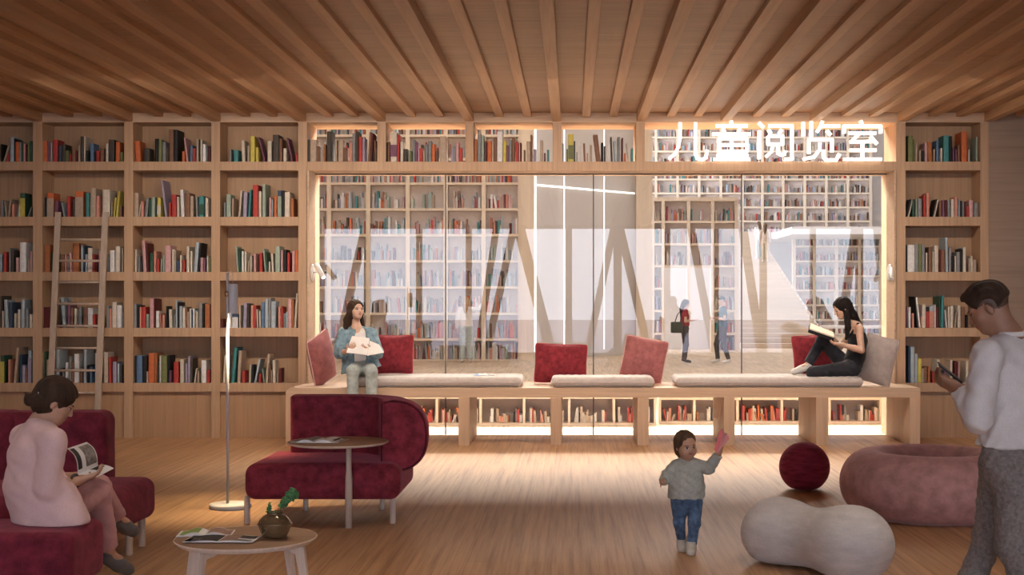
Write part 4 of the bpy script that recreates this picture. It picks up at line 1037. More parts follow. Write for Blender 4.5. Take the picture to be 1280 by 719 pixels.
# ================================================================== people
def V3(v): return np.array(v, float)
def nrm(v): v = V3(v); return v / np.linalg.norm(v)
def skin_mat(name, c):
    m, nt, b = newmat(name)
    n1 = noise_tex(nt, coords(nt), 30, 3, .5)
    L(nt, ramp(nt, n1, [(.3, tuple(x * .93 for x in c)), (.7, tuple(min(1, x * 1.06) for x in c))]), b.inputs['Base Color'])
    b.inputs['Roughness'].default_value = .5; b.inputs['Subsurface Weight'].default_value = .12; b.inputs['Subsurface Radius'].default_value = (.02, .008, .004); b.inputs['Subsurface Scale'].default_value = .4
    return m
SK1 = skin_mat('warm skin', (.52, .30, .20)); SK2 = skin_mat('fair skin', (.62, .40, .30)); SK3 = skin_mat('tan skin', (.36, .19, .12))
M_eye = plain('dark brown eye', (.03, .018, .012), .3); M_lip = plain('lips', (.42, .13, .11), .5); M_brow = plain('dark eyebrow', (.05, .03, .02), .8); M_eyew = plain('eye white', (.62, .56, .52), .4)
def hair_mat(name, c): return cloth(name, c, .35, 26, .05, 90, .72, .6, stretch=(1, 1, .12))
H_dark = hair_mat('dark brown hair', (.050, .029, .019)); H_black = hair_mat('black hair', (.015, .011, .010)); H_brown = hair_mat('brown hair', (.10, .060, .034)); H_blond = hair_mat('dark blonde hair', (.42, .28, .16))
SKM = lambda sk: [sk, M_eye, M_lip, M_brow, M_eyew]

def head_prims(S, c, f, u, s, paint, child=False):
    c = V3(c); f = nrm(f); u = V3(u); u = nrm(u - f * (u @ f)); r = np.cross(f, u); R = np.stack([r, f, u])
    P = lambda a, b, d: c + (r * a + f * b + u * d) * s
    S.el(P(0, -.012, .030), V3((.074, .092, .080)) * s, R, .01)
    S.el(P(0, .022, -.030), V3((.058, .066, .074)) * s, R, .035 * s)
    S.el(P(0, .055, -.080), V3((.026, .026, .022)) * s, R, .03 * s)                # chin
    if child:
        S.el(P(0, .028, -.040), V3((.066, .062, .058)) * s, R, .03 * s); S.el(P(0, .030, .035), V3((.064, .060, .060)) * s, R, .03 * s)
    for q in (-1, 1):
        if child: S.el(P(.040 * q, .056, -.042), V3((.028, .028, .028)) * s, R, .02 * s)
        S.el(P(.036 * q, .050, -.022), V3((.024, .024, .026)) * s, R, .02 * s)       # cheek
        S.el(P(.074 * q, -.008, -.012), V3((.008, .017, .030)) * s, R, .006 * s)     # ear
        S.rc(P(.014 * q, .086, .022), P(.046 * q, .070, .022), .008 * s, .007 * s, .012 * s)   # brow ridge
    S.rc(P(0, .084, .014), P(0, .094 if child else .100, -.022), .0068 * s, .0105 * s, .010 * s)        # nose
    for q in (-1, 1): S.el(P(.010 * q, .094, -.026), V3((.007, .009, .006)) * s, R, .005 * s)
    S.el(P(0, .085, -.047), V3((.020, .010, .0055)) * s, R, .006 * s)
    S.el(P(0, .083, -.057), V3((.017, .010, .006)) * s, R, .006 * s)
    for q in (-1, 1):
        e0 = -.004 if child else .002
        paint.append((P(.031 * q, .080, e0), V3((.016, .022, .0065)) * s, R, 4))
        paint.append((P(.031 * q, .082, e0), V3((.0095 if child else .0085, .024, .0075)) * s, R, 1))
        paint.append((P(.031 * q, .082, e0 + .0065), V3((.018, .024, .003)) * s, R, 1))
        paint.append((P(.032 * q, .082, e0 + .022), V3((.019, .024, .0032)) * s, R, 3))
    paint.append((P(0, .090, -.051), V3((.023, .018, .0085)) * s, R, 2))
    return P, R
def hand_prims(S, wr_, d, n, thumb, s=1.0, curl=.5, spread=0.0):
    """palm with five separate fingers; n = where the palm faces; thumb = +1/-1 side along d x n"""
    wr_ = V3(wr_); d = nrm(d); n = V3(n); n = nrm(n - d * (n @ d)); w = np.cross(d, n) * thumb
    S.rb(wr_ + d * .048 * s, V3((.036, .046, .0125)) * s, .011 * s, np.stack([w, d, n]), .012 * s)
    S.rc(wr_ - d * .01 * s, wr_ + d * .03 * s, .024 * s, .02 * s, .015 * s)
    for off, ln in ((.029, .068), (.0098, .078), (-.0098, .072), (-.029, .056)):
        p = wr_ + d * .086 * s + w * off * s; a = 0; dd = nrm(d + w * off * (4 + spread))
        for k, fr in enumerate((.44, .32, .26)):
            a += curl * (.75, 1.0, .8)[k]
            q = p + (dd * math.cos(a) + n * math.sin(a)) * ln * fr * s
            S.rc(p, q, (.0082, .0076, .0070)[k] * s, (.0076, .0070, .0062)[k] * s, .002 if k else .006 * s); p = q
    p = wr_ + d * .022 * s + w * .027 * s; t1 = nrm(w * .8 + d * .7 + n * (.25 + curl * .5))
    q = p + t1 * .040 * s; S.rc(p, q, .0125 * s, .0098 * s, .010 * s)
    t2 = nrm(d * .9 + w * .15 + n * (.3 + curl * .6)); S.rc(q, q + t2 * .032 * s, .0095 * s, .0078 * s, .003)
def hair_short(c, f, u, s, name, mat, par, vox, style='short', tails=(), k=.012, relax=1, amp=.003):
    c = V3(c); f = nrm(f); u = V3(u); u = nrm(u - f * (u @ f)); r = np.cross(f, u); R = np.stack([r, f, u])
    P = lambda a, b, d: c + (r * a + f * b + u * d) * s
    S = SDF(); S.el(P(0, -.014, .036), V3((.086, .103, .089)) * s * (.925 if style == 'short' else 1), R)
    if style != 'short':
        S.el(P(0, -.035, -.02), V3((.072, .072, .072) if style == 'bun' else (.080, .082, .085)) * s, R, .03 * s)
    else:
        S.el(P(0, -.045, -.01), V3((.070, .060, .070)) * s, R, .02 * s)
    for pts, rs in tails: S.chain(pts, rs, k)
    S.cutel(P(0, .105, -.024), V3((.068, .080, .104)) * s, R, .006)
    if style == 'bob': S.cutel(P(.0, .115, -.018), V3((.074, .10, .092)) * s, R, .006)
    if style == 'bun':
        for q in (-1, 1): S.cutel(P(.090 * q, .006, -.040), V3((.034, .040, .050)) * s, R, .006)
    if style == 'short':
        for q in (-1, 1): S.cutel(P(.098 * q, .005, -.030), V3((.046, .090, .082)) * s, R, .006)
        S.cut(P(0, -.05, -.018), -R[2] * .9 - R[1] * .45, .010)
    return S.mesh(name, mat, vox, par, disp=lambda X, Y, Z: amp * np.sin((X * r[0] + Y * r[1] + Z * r[2]) * 210 + 3 * np.sin(Z * 22)), relax=relax)
def lerp(a, b, t): return V3(a) * (1 - t) + V3(b) * t

def human(label, J, hd, tops, bottoms, shoes, sk, s=1.0, vox=.006, group=None, hands=None, cat='person', fold=.004, fvox=None, bodymul=1.0, torso=(.098, .088, .105), wid=1.40, neckr=.050, extra=(), child=False, scalp=None):
    """J: joint positions; hd=(f,u,scale); builds the body as one mesh, clothes as its children"""
    J = {k: V3(v) for k, v in J.items()}
    base = ((J['toeL'][0] + J['toeR'][0]) / 2, (J['hip'][1]), min(J['toeL'][2], J['toeR'][2]) - .03)
    w = nrm(J['shR'] - J['shL'] + 1e-9); B = SDF(); paint = []
    b = bodymul * s
    P, R = head_prims(B, J['head'], hd[0], hd[1], hd[2], paint, child)
    B.rc(P(0, -.022, -.045), J['neck'], neckr * hd[2], (neckr + .006) * b, .03 * s)
    tc, tw, th = torso
    B.ec(J['chest'], J['waist'], tc * b, tw * b, w, wid, .05 * s)
    B.ec(J['waist'], J['hip'], tw * b, th * b, w, wid, .05 * s)
    B.rc(J['neck'], J['chest'], .060 * b, .09 * b, .05 * s)
    for q in 'LR':
        B.rc(lerp(J['neck'], J['sh' + q], .25) - V3((0, 0, .02 * s)), J['sh' + q], .045 * b, .047 * b, .04 * s)
        B.chain([J['sh' + q], J['el' + q]], [.044 * b, .036 * b], .03 * s)
        B.chain([J['el' + q], lerp(J['el' + q], J['wr' + q], .35), J['wr' + q]], [.036 * b, .036 * b, .0245 * b], .012 * s)
        B.chain([J['hip' + q], J['kn' + q]], [.080 * b, .052 * b], .04 * s)
        B.chain([J['kn' + q], lerp(J['kn' + q], J['an' + q], .35), J['an' + q]], [.050 * b, .050 * b, .032 * b], .02 * s)
        B.chain([J['an' + q], J['an' + q] * .6 + J['toe' + q] * .4 , J['toe' + q]], [.034 * b, .034 * b, .024 * b], .02 * s)
        h = (hands or {}).get(q)
        if h: hand_prims(B, J['wr' + q], h[0], h[1], h[2], s * h[3] if len(h) > 3 else s, h[4] if len(h) > 4 else .5)
    if scalp: paint.append((P(0, -.040, .022), V3((.095, .066, .060)) * hd[2], R, 5)); paint.append((P(0, .02, .045), V3((.095, .05, .04)) * hd[2], R, 5))
    body = B.mesh('person', SKM(sk) + ([scalp] if scalp else []), vox, None, base, paint=paint); tag(body, label, cat, group)
    fv = fvox or vox * 1.15
    out = {'body': body, 'P': P, 'R': R}
    # lower garment
    nm, mat, ext, open_end = bottoms
    T = SDF(); T.ec(lerp(J['waist'], J['hip'], .35), J['hip'], (tw + .012) * b, (th + .014) * b, w, wid, .05 * s, cap0=True)
    for q in 'LR':
        T.chain([J['hip' + q], J['kn' + q]], [(.092 + ext * .3) * b, (.062 + ext * .6) * b], .04 * s)
        T.chain([J['kn' + q], lerp(J['kn' + q], J['an' + q], open_end)], [(.060 + ext * .7) * b, (.046 + ext) * b], .03 * s, cap1=True)
    out['bottom'] = T.mesh(nm, mat, fv, body, disp=wr(fold, 55 / s, 1.3))
    # upper garments
    for tp in tops:
        nm, mat, off, sleeve, hem, opt = tp
        G = SDF(); ww = opt.get('w', wid)
        G.ec(J['chest'], J['waist'], (tc + off) * b, (tw + off + opt.get('flare', 0) * .5) * b, w, ww, .05 * s)
        if not opt.get('tank'):
            for q in 'LR': G.rc(lerp(J['neck'], J['sh' + q], .22) - V3((0, 0, .022 * s)), J['sh' + q], (.046 + off) * b, (.046 + off) * b, .04 * s)
            G.rc(lerp(J['neck'], J['chest'], .12), J['chest'], (.056 + off * .6) * b, (.088 + off) * b, .05 * s)
        else:
            G.rc(lerp(J['neck'], J['chest'], .75), J['chest'], .08 * b, (.09 + off) * b, .04 * s)
            for q in 'LR':
                a = lerp(J['neck'], J['sh' + q], .62)
                G.chain([a + V3((0, 0, .045 * s)), lerp(a, J['chest'], .55) + hd3(J, .085 * b), lerp(a, J['chest'], 1) + hd3(J, .10 * b)], [.014 * s] * 3, .01)
                G.chain([a + V3((0, 0, .045 * s)), lerp(a, J['chest'], .55) - hd3(J, .080 * b), lerp(a, J['chest'], 1) - hd3(J, .09 * b)], [.014 * s] * 3, .01)
        hp = lerp(J['waist'], J['hip'], hem) if hem <= 1 else J['hip'] + (J['hip'] - J['waist']) * (hem - 1)
        G.ec(J['waist'], hp, (tw + off + opt.get('flare', 0) * .5) * b, (th + off + opt.get('flare', 0)) * b, w, ww, .05 * s, cap1=True)
        if sleeve > 0:
            for q in 'LR':
                so = off + opt.get('sl', .004)
                if sleeve < 1: G.chain([J['sh' + q], lerp(J['sh' + q], J['el' + q], sleeve)], [(.046 + so) * b, (.043 + so) * b], .014 * s, cap1=True)
                else:
                    G.chain([J['sh' + q], J['el' + q]], [(.046 + so) * b, (.040 + so) * b], .014 * s)
                    G.chain([J['el' + q], lerp(J['el' + q], J['wr' + q], sleeve - 1)], [(.039 + so) * b, (.032 + so * .8) * b], .012 * s, cap1=True)
        for ex in opt.get('extra', ()): G.rc(*ex)
        for c in opt.get('cuts', ()): G.cut(*c)
        for c in opt.get('cutel', ()): G.cutel(*c)
        G.cutel(J['neck'] + V3((0, 0, .035 * s)) + hd3(J, opt.get('vneck', .02) * s), V3((.062, .062, opt.get('vd', .055))) * s, None, .006)
        out[nm] = G.mesh(nm, mat, fv, body, disp=wr(opt.get('fold', fold), 48 / s, 2.1))
    if shoes:
        nm, mat, kind = shoes
        for q in 'LR':
            a, t_ = J['an' + q], J['toe' + q]; d = nrm(t_ - (a * V3((1, 1, 0)) + t_ * V3((0, 0, 1)))) if kind != 'tilt' else nrm(t_ - a)
            Sh = SDF(); dn = nrm(V3((0, 0, -1)) + 0 * d)
            heel = a - nrm(t_ - a) * .02 * s + dn * .02 * s
            kb = 1.42 if nm == 'boot' else 1.0
            Sh.chain([heel, lerp(heel, t_, .55), t_], [.040 * b * kb, .041 * b * kb, .036 * b * kb], .02 * s)
            if nm == 'boot': Sh.rc(a + V3((0, 0, .035)), a, .058 * b, .056 * b, .02 * s, cap0=True); Sh.cut((0, 0, .003), (0, 0, -1))
            if kind == 'sneaker': Sh.rc(a + V3((0, 0, .015 * s)), a, .043 * b, .040 * b, .02 * s, cap0=True)
            if kind == 'pump': Sh.cutel(lerp(a, t_, .22) + V3((0, 0, .03 * s)), V3((.05, .05, .040)) * s, None, .006)
            Sh.mesh(nm, mat, max(vox * .9, .004), body)
    return out
def hd3(J, k):
    """vector k in front of the chest"""
    w = nrm(J['shR'] - J['shL']); up = nrm(J['neck'] - J['waist']); return np.cross(up, w) * k

# cloth materials
C_shirt = cloth('white cotton shirt', (.72, .685, .665), .05, 8, .15, 300, .85, .1); C_trouser = cloth('grey tweed trousers', (.235, .205, .19), .3, 60, .15, 400, .9, .3)
C_pink = cloth('blush pink suit cloth', (.76, .53, .51), .06, 8, .2, 300, .85, .1); C_pinkt = cloth('dusty pink trousers', (.56, .29, .28), .08, 8, .2, 300, .85, .1)
C_denim = cloth('light blue denim', (.20, .30, .36), .3, 25, .15, 300, .9, .2); C_jean = cloth('washed pale jeans', (.42, .48, .47), .2, 18, .15, 300, .9, .2)
C_jeanb = cloth('blue toddler jeans', (.085, .14, .23), .45, 30, .1, 300, .9, .2); C_white = cloth('white jersey', (.72, .68, .65), .05, 8, .1, 300, .9, .1)
C_grey = cloth('sage grey marl sweatshirt', (.42, .43, .385), .12, 60, .2, 300, .95, .3); C_black = cloth('black cotton', (.020, .020, .024), .2, 20, .12, 300, .85, .1)
C_char = cloth('charcoal trousers', (.032, .033, .042), .2, 20, .12, 300, .85, .1); C_red = cloth('red knitted top', (.32, .04, .05), .1, 20, .1); C_teal = cloth('teal tee', (.05, .10, .12), .1, 20, .1)
C_dkgrey = cloth('dark grey trousers', (.08, .075, .075), .15, 20, .1)
M_sneak = plain('white sneakers', (.68, .66, .63), .6, var=.03); M_pump = plain('grey suede pumps', (.14, .13, .125), .7); M_boot = plain('cream toddler boots', (.55, .52, .45), .7); M_dshoe = plain('dark leather shoes', (.03, .025, .022), .4)

# ------------------------------------------------------------------ man at the right, walking away, reading his phone
J = dict(head=at(1236, 385, 6.12), neck=at(1262, 424, 6.10), chest=at(1265, 468, 6.09), waist=at(1264, 532, 6.10), hip=at(1261, 578, 6.11),
         shL=at(1234, 444, 5.95), shR=at(1299, 438, 6.25), elL=at(1222, 524, 5.90), elR=at(1268, 520, 6.42), wrL=at(1202, 489, 6.02), wrR=at(1200, 486, 6.22),
         hipL=at(1269, 585, 6.03), hipR=at(1251, 585, 6.20), knL=at(1264, 682, 6.02), knR=at(1236, 672, 6.26), anL=at(1301, 775, 5.85), anR=at(1194, 775, 6.25))
J['toeL'] = J['anL'] + Vector((-.10, .08, -.12)); J['toeR'] = J['anR'] + Vector((-.15, .10, -.05))
for k_ in ('toeR',): J[k_].z = .035
J['toeL'].z = .035
fh = nrm((-.80, .34, -.50)); uh = nrm((-.42, .2, .88))
man = human('man in white shirt and grey trousers standing at right, looking down at a phone', J, (fh, uh, 1.0),
            [('shirt', C_shirt, .017, 1.93, .52, dict(flare=.012, sl=.006, fold=.006, vd=.04, w=1.32))], ('trousers', C_trouser, .012, .97), ('shoe', M_dshoe, 'sneaker'), SK3, 1.0, .0058,
            hands={'L': ((-.65, .55, .35), (.2, .4, .6), 1, 1.0, .45), 'R': ((-.75, .1, .35), (-.1, -.5, .6), -1, 1.0, .5)}, fold=.005, scalp=skin_mat('cropped hair over skin', (.10, .055, .036)))
hair_short(J['head'], fh, uh, 1.03, 'hair', H_dark, man['body'], .005, 'short', [([V3(J['head']) + fh * .068 + uh * .088, V3(J['head']) + fh * .01 + uh * .098], [.024, .026])], k=.03)
nk = V3(J['neck']); S_ = SDF(); 
MB().tube([tuple(nk + V3((.066 * math.cos(a), .066 * math.sin(a), .028 + .006 * math.sin(a)))) for a in [i * math.pi / 9 for i in range(18)]], .012, 8, closed=True).build('collar', C_shirt, man['body'])
wb = V3(lerp(J['waist'], J['hip'], .42)); wa = nrm(J['shR'] - J['shL']); wf_ = np.cross((0, 0, 1), wa)
MB().tube([tuple(wb + wa * .152 * math.cos(a) + wf_ * .110 * math.sin(a)) for a in [i * math.pi / 12 for i in range(24)]], .014, 8, closed=True).build('belt', C_trouser, man['body'])
M_phone = plain('dark phone', (.03, .03, .032), .25)
ph = thing('mobile_phone', 'dark mobile phone held by the man at the right', 'phone', at(1187, 465, 6.1))
c_ = at(1187, 466, 6.10); R_ = Matrix.Translation(c_) @ Matrix.Rotation(math.radians(38), 4, 'Y') @ Matrix.Rotation(math.radians(12), 4, 'X')
MB().box(-.066, .066, -.034, .034, -.0045, .0045, M=R_).build('case', M_phone, ph, bevel=.003)
MB().box(-.062, .062, -.031, .031, .0046, .0052, M=R_).build('screen', plain('phone screen', (.16, .17, .19), .15), ph)

# ------------------------------------------------------------------ woman in pink on the sofa
J = dict(head=at(69, 503, 7.03), neck=at(50, 532, 7.00), chest=at(42, 568, 6.98), waist=at(44, 610, 6.97), hip=at(56, 640, 6.97),
         shR=at(66, 552, 6.86), shL=at(30, 547, 7.12), elR=at(59, 610, 6.82), elL=at(58, 600, 7.26), wrR=at(97, 601, 6.96), wrL=at(98, 596, 7.22),
         hipR=at(72, 640, 6.90), hipL=at(62, 636, 7.06), knR=at(121, 615, 7.24), knL=at(122, 610, 7.42), anR=at(137, 695, 7.33), anL=at(148, 650, 7.62))
J['toeR'] = at(160, 712, 7.44); J['toeL'] = at(166, 664, 7.72)
fh = nrm((.78, .36, -.50)); uh = nrm((.42, .22, .86))
pw = human('woman in a pink suit sitting on the maroon sofa, reading a magazine', J, (fh, uh, 1.0),
           [('jacket', C_pink, .024, 1.42, 1.75, dict(flare=.055, sl=.002, fold=.0038, w=1.30, vd=.035, cuts=[((0, 0, .427), (0, 0, -1), .004)], extra=[(at(74, 618, 6.90), at(86, 652, 6.88), .085, .100, .05)]))], ('trousers', C_pinkt, .012, .88), ('shoe', M_pump, 'pump'), SK1, .97, .0058,
           hands={'R': ((.85, .35, .25), (.1, .3, .9), -1, .98, .45), 'L': ((.8, -.1, .1), (.1, -.2, .9), 1, .98, .5)}, neckr=.044)
hc = V3(J['head']); rr_ = np.cross(fh, uh)
hair_short(J['head'], fh, uh, 1.07, 'hair', H_dark, pw['body'], .005, 'bun', [([hc - fh * .09, V3(at(54, 497, 6.97))], [.03, .018]),
   ([V3(at(53, 497, 6.97)), V3(at(46, 500, 6.94)), V3(at(38, 500, 6.93)), V3(at(31, 491, 6.93))], [.018, .034, .029, .006])])
MB().tube([tuple(V3(at(50, 497, 6.955)) + V3((.004 * math.cos(a), .028 * math.cos(a), .028 * math.sin(a)))) for a in [i * math.pi / 6 for i in range(12)]], .006, 6, closed=True).build('hair_tie', plain('grey hair tie', (.35, .35, .36), .5), pw['body'])
MB().tube([tuple(V3(at(93.5, 602, 6.94)) + V3((.010 * math.cos(a), .030 * math.cos(a), .034 * math.sin(a)))) for a in [i * math.pi / 8 for i in range(16)]], .0085, 6, closed=True).build('wrist_watch', plain('dark watch strap', (.06, .055, .05), .4), pw['body'])
# magazine
mg = thing('magazine', 'open glossy magazine held by the woman in pink', 'magazine', at(112, 590, 7.08))
def curved(A, Bp, C_, D_, bul, nrm_, mat, nm, n=8, th=.003):
    """page from edge A-B to edge D-C, bulging"""
    m = MB(); VV = []; A, Bp, C_, D_, nrm_ = map(Vector, (A, Bp, C_, D_, nrm_))
    for i in range(n + 1):
        u = i / n; o = nrm_ * bul * math.sin(u * math.pi)
        for off in (0, th): VV += [A.lerp(D_, u) + o + nrm_ * off, Bp.lerp(C_, u) + o + nrm_ * off]
    fs = []
    for i in range(n):
        a = i * 4; b_ = a + 4; fs += [(a, a + 1, b_ + 1, b_), (a + 2, b_ + 2, b_ + 3, a + 3), (a, b_, b_ + 2, a + 2), (a + 1, a + 3, b_ + 3, b_ + 1)]
    fs += [(0, 2, 3, 1), (n * 4, n * 4 + 1, n * 4 + 3, n * 4 + 2)]
    m.add(VV, fs, 0, False); return m.build(nm, mat, mg)
sA, sB = at(97, 594, 6.98), at(122, 583, 7.2)      # spine
tA, tB = at(84, 561, 6.98), at(108, 553, 7.18)      # top of raised page
rA, rB = at(117, 599, 7.02), at(142, 586, 7.24)
curved(sA, sB, tB, tA, .035, (.6, -.3, .5), M_paper, 'raised_page')
curved(sA, sB, rB, rA, .010, (0, 0, 1), M_paper, 'lower_page')
def inset(A, Bp, C_, D_, u0, u1, v0, v1, off, nv, bul=0, mat=M_photo, nm='printed_photo'):
    A, Bp, C_, D_, nv = map(Vector, (A, Bp, C_, D_, nv)); m = MB(); VV = []; n = 6
    for i in range(n + 1):
        u = u0 + (u1 - u0) * i / n; o = nv * (bul * math.sin(u * math.pi) + off)
        for v in (v0, v1): VV.append(A.lerp(D_, u).lerp(Bp.lerp(C_, u), v) + o)
    m.add(VV, [(2 * i, 2 * i + 2, 2 * i + 3, 2 * i + 1) for i in range(n)]); m.build(nm, mat, mg)
inset(sA, sB, tB, tA, .12, .9, .42, .95, .0045, (.6, -.3, .5), .035, M_photo)
inset(sA, sB, tB, tA, .12, .92, .02, .22, .0045, (.6, -.3, .5), .035, M_ink)
inset(sA, sB, rB, rA, .15, .6, .45, .9, .0045, (0, 0, 1), .010, M_ink)

# ------------------------------------------------------------------ woman in denim on the bench
J = dict(head=at(445, 388, 14.84), neck=at(446, 412, 14.87), chest=at(447, 428, 14.88), waist=at(449, 446, 14.88), hip=at(452, 461, 14.88),
         shL=at(463, 418, 14.86), shR=at(430, 418, 14.88), elL=at(471, 441, 14.80), elR=at(425, 441, 14.82), wrL=at(464, 439, 14.62), wrR=at(435, 439, 14.62),
         hipL=at(460, 462, 14.86), hipR=at(445, 462, 14.86), knL=at(464, 464, 14.54), knR=at(441, 464, 14.54), anL=at(465, 508, 14.52), anR=at(441, 508, 14.52))
J['toeL'] = J['anL'] + Vector((.02, -.15, -.06)); J['toeR'] = J['anR'] + Vector((-.02, -.15, -.06))
fh = nrm((.62, -.78, .10)); uh = nrm((-.05, .08, 1))
dw = human('woman in an open denim shirt and pale jeans sitting on the window bench, looking aside', J, (fh, uh, .98),
           [('tank_top', C_white, .008, 0, .35, dict(fold=.001, vneck=.07, vd=.075)), ('denim_shirt', C_denim, .026, 1.45, 1.12, dict(flare=.045, sl=.012, fold=.006, w=1.42,
             cutel=[(V3(at(448, 434, 14.66)), V3((.080, .24, .38)), None, .01)]))], ('jeans', C_jean, .016, .95), ('shoe', M_sneak, 'tilt'), SK2, .92, .0068,
           hands={'L': ((-.75, -.35, .30), (.1, .7, .3), -1, .95, .5), 'R': ((.45, -.45, .45), (.1, .7, .3), 1, .95, .5)}, neckr=.043)
hc = V3(J['head']); rr_ = np.cross(fh, uh)
hair_short(J['head'], fh, uh, .99, 'hair', H_dark, dw['body'], .006, 'long',
           [([hc - fh * .05 - uh * .02, V3(at(437, 405, 14.90)), V3(at(434, 424, 14.96))], [.065, .050, .030]), ([hc - fh * .02 + rr_ * -.07 - uh * .04, V3(at(452, 402, 14.93)), V3(at(455, 412, 14.95))], [.03, .025, .012]),
            ([hc - fh * .01 + rr_ * .068 - uh * .02, V3(at(433, 400, 14.84)), V3(at(432, 420, 14.86))], [.035, .036, .02])])
pp = thing('loose_papers', 'two white sheets of paper held by the woman in denim', 'paper', at(452, 438, 14.58))
m = MB()
def sheet(pts, nm, th=.002):
    pts = [Vector(p) for p in pts]; m = MB(); m.prism(pts, (pts[1] - pts[0]).cross(pts[2] - pts[0]).normalized() * th); return m.build(nm, M_paper, pp)
sheet([at(433, 441, 14.55), at(459, 444, 14.53), at(462, 423, 14.66), at(440, 420, 14.66)], 'left_sheet')
sheet([at(459, 445, 14.50), at(480, 441, 14.56), at(474, 431, 14.64), at(462, 426, 14.66)], 'right_sheet')

# ------------------------------------------------------------------ woman in black on the bench
J = dict(head=at(1053, 386, 14.95), neck=at(1070, 408, 14.96), chest=at(1072, 426, 14.96), waist=at(1070, 444, 14.96), hip=at(1064, 459, 14.96),
         shL=at(1074, 411, 14.81), shR=at(1068, 411, 15.12), elL=at(1077, 438, 14.74), elR=at(1050, 434, 15.20), wrL=at(1052, 431, 14.76), wrR=at(1033, 415, 15.08),
         hipL=at(1062, 461, 14.88), hipR=at(1059, 459, 15.05), knL=at(1016, 466, 14.80), knR=at(1028, 425, 15.08), anL=at(1050, 469, 15.02), anR=at(1009, 457, 15.02))
J['toeL'] = at(1064, 470, 15.16); J['toeR'] = at(992, 465, 14.98)
fh = nrm((-.90, -.12, -.42)); uh = nrm((-.40, -.03, .90))
bw = human('woman in a black tank top and dark trousers reading on the window bench', J, (fh, uh, 1.0),
           [('tank_top', C_black, .010, 0, .8, dict(tank=1, fold=.001))], ('trousers', C_char, .010, .93), ('sneaker', M_sneak, 'sneaker'), SK2, .96, .0068,
           hands={'L': ((-.85, .1, .10), (.1, .2, .95), 1, .98, .5), 'R': ((-.8, -.2, .35), (.2, -.3, .8), -1, .98, .5)}, neckr=.042)
hc = V3(J['head']); rr_ = np.cross(fh, uh)
hair_short(J['head'], fh, uh, 1.02, 'hair', H_black, bw['body'], .006, 'long',
           [([hc - fh * .04, V3(at(1066, 395, 14.95)), V3(at(1078, 411, 14.98))], [.07, .055, .018]), ([hc + rr_ * -.062 - uh * .05 - fh * .01, V3(at(1060, 410, 14.79)), V3(at(1058, 424, 14.76))], [.035, .034, .014])])
bk = thing('hardback_book', 'open dark hardback book held by the reading woman in black', 'book', at(1027, 412, 14.92))
q0, q1 = at(1011, 412, 14.80), at(1043, 423, 14.74); q2, q3 = at(1042, 417, 15.02), at(1012, 405, 15.06)
up_ = (Vector(q1) - Vector(q0)).cross(Vector(q3) - Vector(q0)).normalized()
if up_.z < 0: up_ = -up_
MB().prism([q0, q1, q2, q3], -up_ * .035).build('cover', C_black, bk)
ins = lambda a, b_, t_: Vector(a).lerp(Vector(b_), t_)
cc_ = (Vector(q0) + Vector(q1) + Vector(q2) + Vector(q3)) / 4
MB().prism([ins(q, cc_, .05) + up_ * .001 for q in (q0, q1, q2, q3)], up_ * .014).build('page_block', M_page, bk)

# ------------------------------------------------------------------ toddler
dT = 8.42
J = dict(head=at(857, 557, dT - .02), neck=at(858, 575, dT), chest=at(859, 588, dT), waist=at(858, 607, dT), hip=at(858, 624, dT),
         shR=at(845, 583, dT), shL=at(872, 582, dT), elR=at(834, 594, dT - .01), elL=at(886, 586, dT - .04), wrR=at(829, 603, dT - .08), wrL=at(899, 567, dT - .08),
         hipR=at(849, 628, dT), hipL=at(868, 628, dT), knR=at(849, 653, dT - .01), knL=at(868, 655, dT - .05), anR=at(852, 676, dT + .04), anL=at(864, 684, dT - .06))
J['toeR'] = V3(J['anR']) + V3((.0, -.06, -.03)); J['toeL'] = V3(J['anL']) + V3((-.01, -.07, -.03))
J['toeR'][2] = .022; J['toeL'][2] = .022
fh = nrm((.38, -.92, -.10)); uh = nrm((-.05, -.08, 1))
td = human('toddler in a grey sweatshirt and blue jeans walking with a raised arm', J, (fh, uh, .75),
           [('sweatshirt', C_grey, .018, 1.93, .92, dict(flare=.020, sl=.010, fold=.0042, w=1.22, vd=.03))], ('jeans', C_jeanb, .006, .96), ('boot', M_boot, 'sneaker'), SK1, .56, .0042,
           hands={'L': ((.1, -.1, 1), (.0, -1, 0), -1, .95, .55), 'R': ((-.2, -.55, .2), (.6, .2, -.5), -1, .95, .7)}, fold=.003, torso=(.125, .130, .130), wid=1.12, child=True)
hc = V3(J['head'])
hair_short(J['head'], fh, uh, .77, 'hair', H_brown, td['body'], .0042, 'bob', [([hc - nrm(fh) * .035 - uh * .030, hc - nrm(fh) * .040 - uh * .045], [.052, .048])], amp=.0015)
nk = V3(J['neck'])
MB().tube([tuple(nk + V3((.048 * math.cos(a), .040 * math.sin(a) - .004, -.002 - .010 * max(0, -math.sin(a))))) for a in [i * math.pi / 9 for i in range(18)]], .012, 8, closed=True).build('hood', C_grey, td['body'])
M_pp = plain('pink paper', (.78, .20, .22), .7); M_pp2 = plain('light pink paper', (.85, .38, .38), .7)
pl = thing('folded_paper', 'folded pink paper held up by the toddler', 'paper', at(902, 555, dT - .1))
def leafp(pts, mat, nm):
    pts = [Vector(p) for p in pts]; MB().prism(pts, (pts[1] - pts[0]).cross(pts[2] - pts[0]).normalized() * .0016).build(nm, mat, pl)
leafp([at(893, 563, dT - .13), at(898, 566, dT - .13), at(906, 548, dT - .09), at(902, 535.5, dT - .08), at(899, 540, dT - .09)], M_pp, 'darker_fold')
leafp([at(896, 567, dT - .14), at(900, 562, dT - .14), at(912, 548, dT - .17), at(909, 542, dT - .16), at(904, 541, dT - .12)], M_pp2, 'lighter_fold')

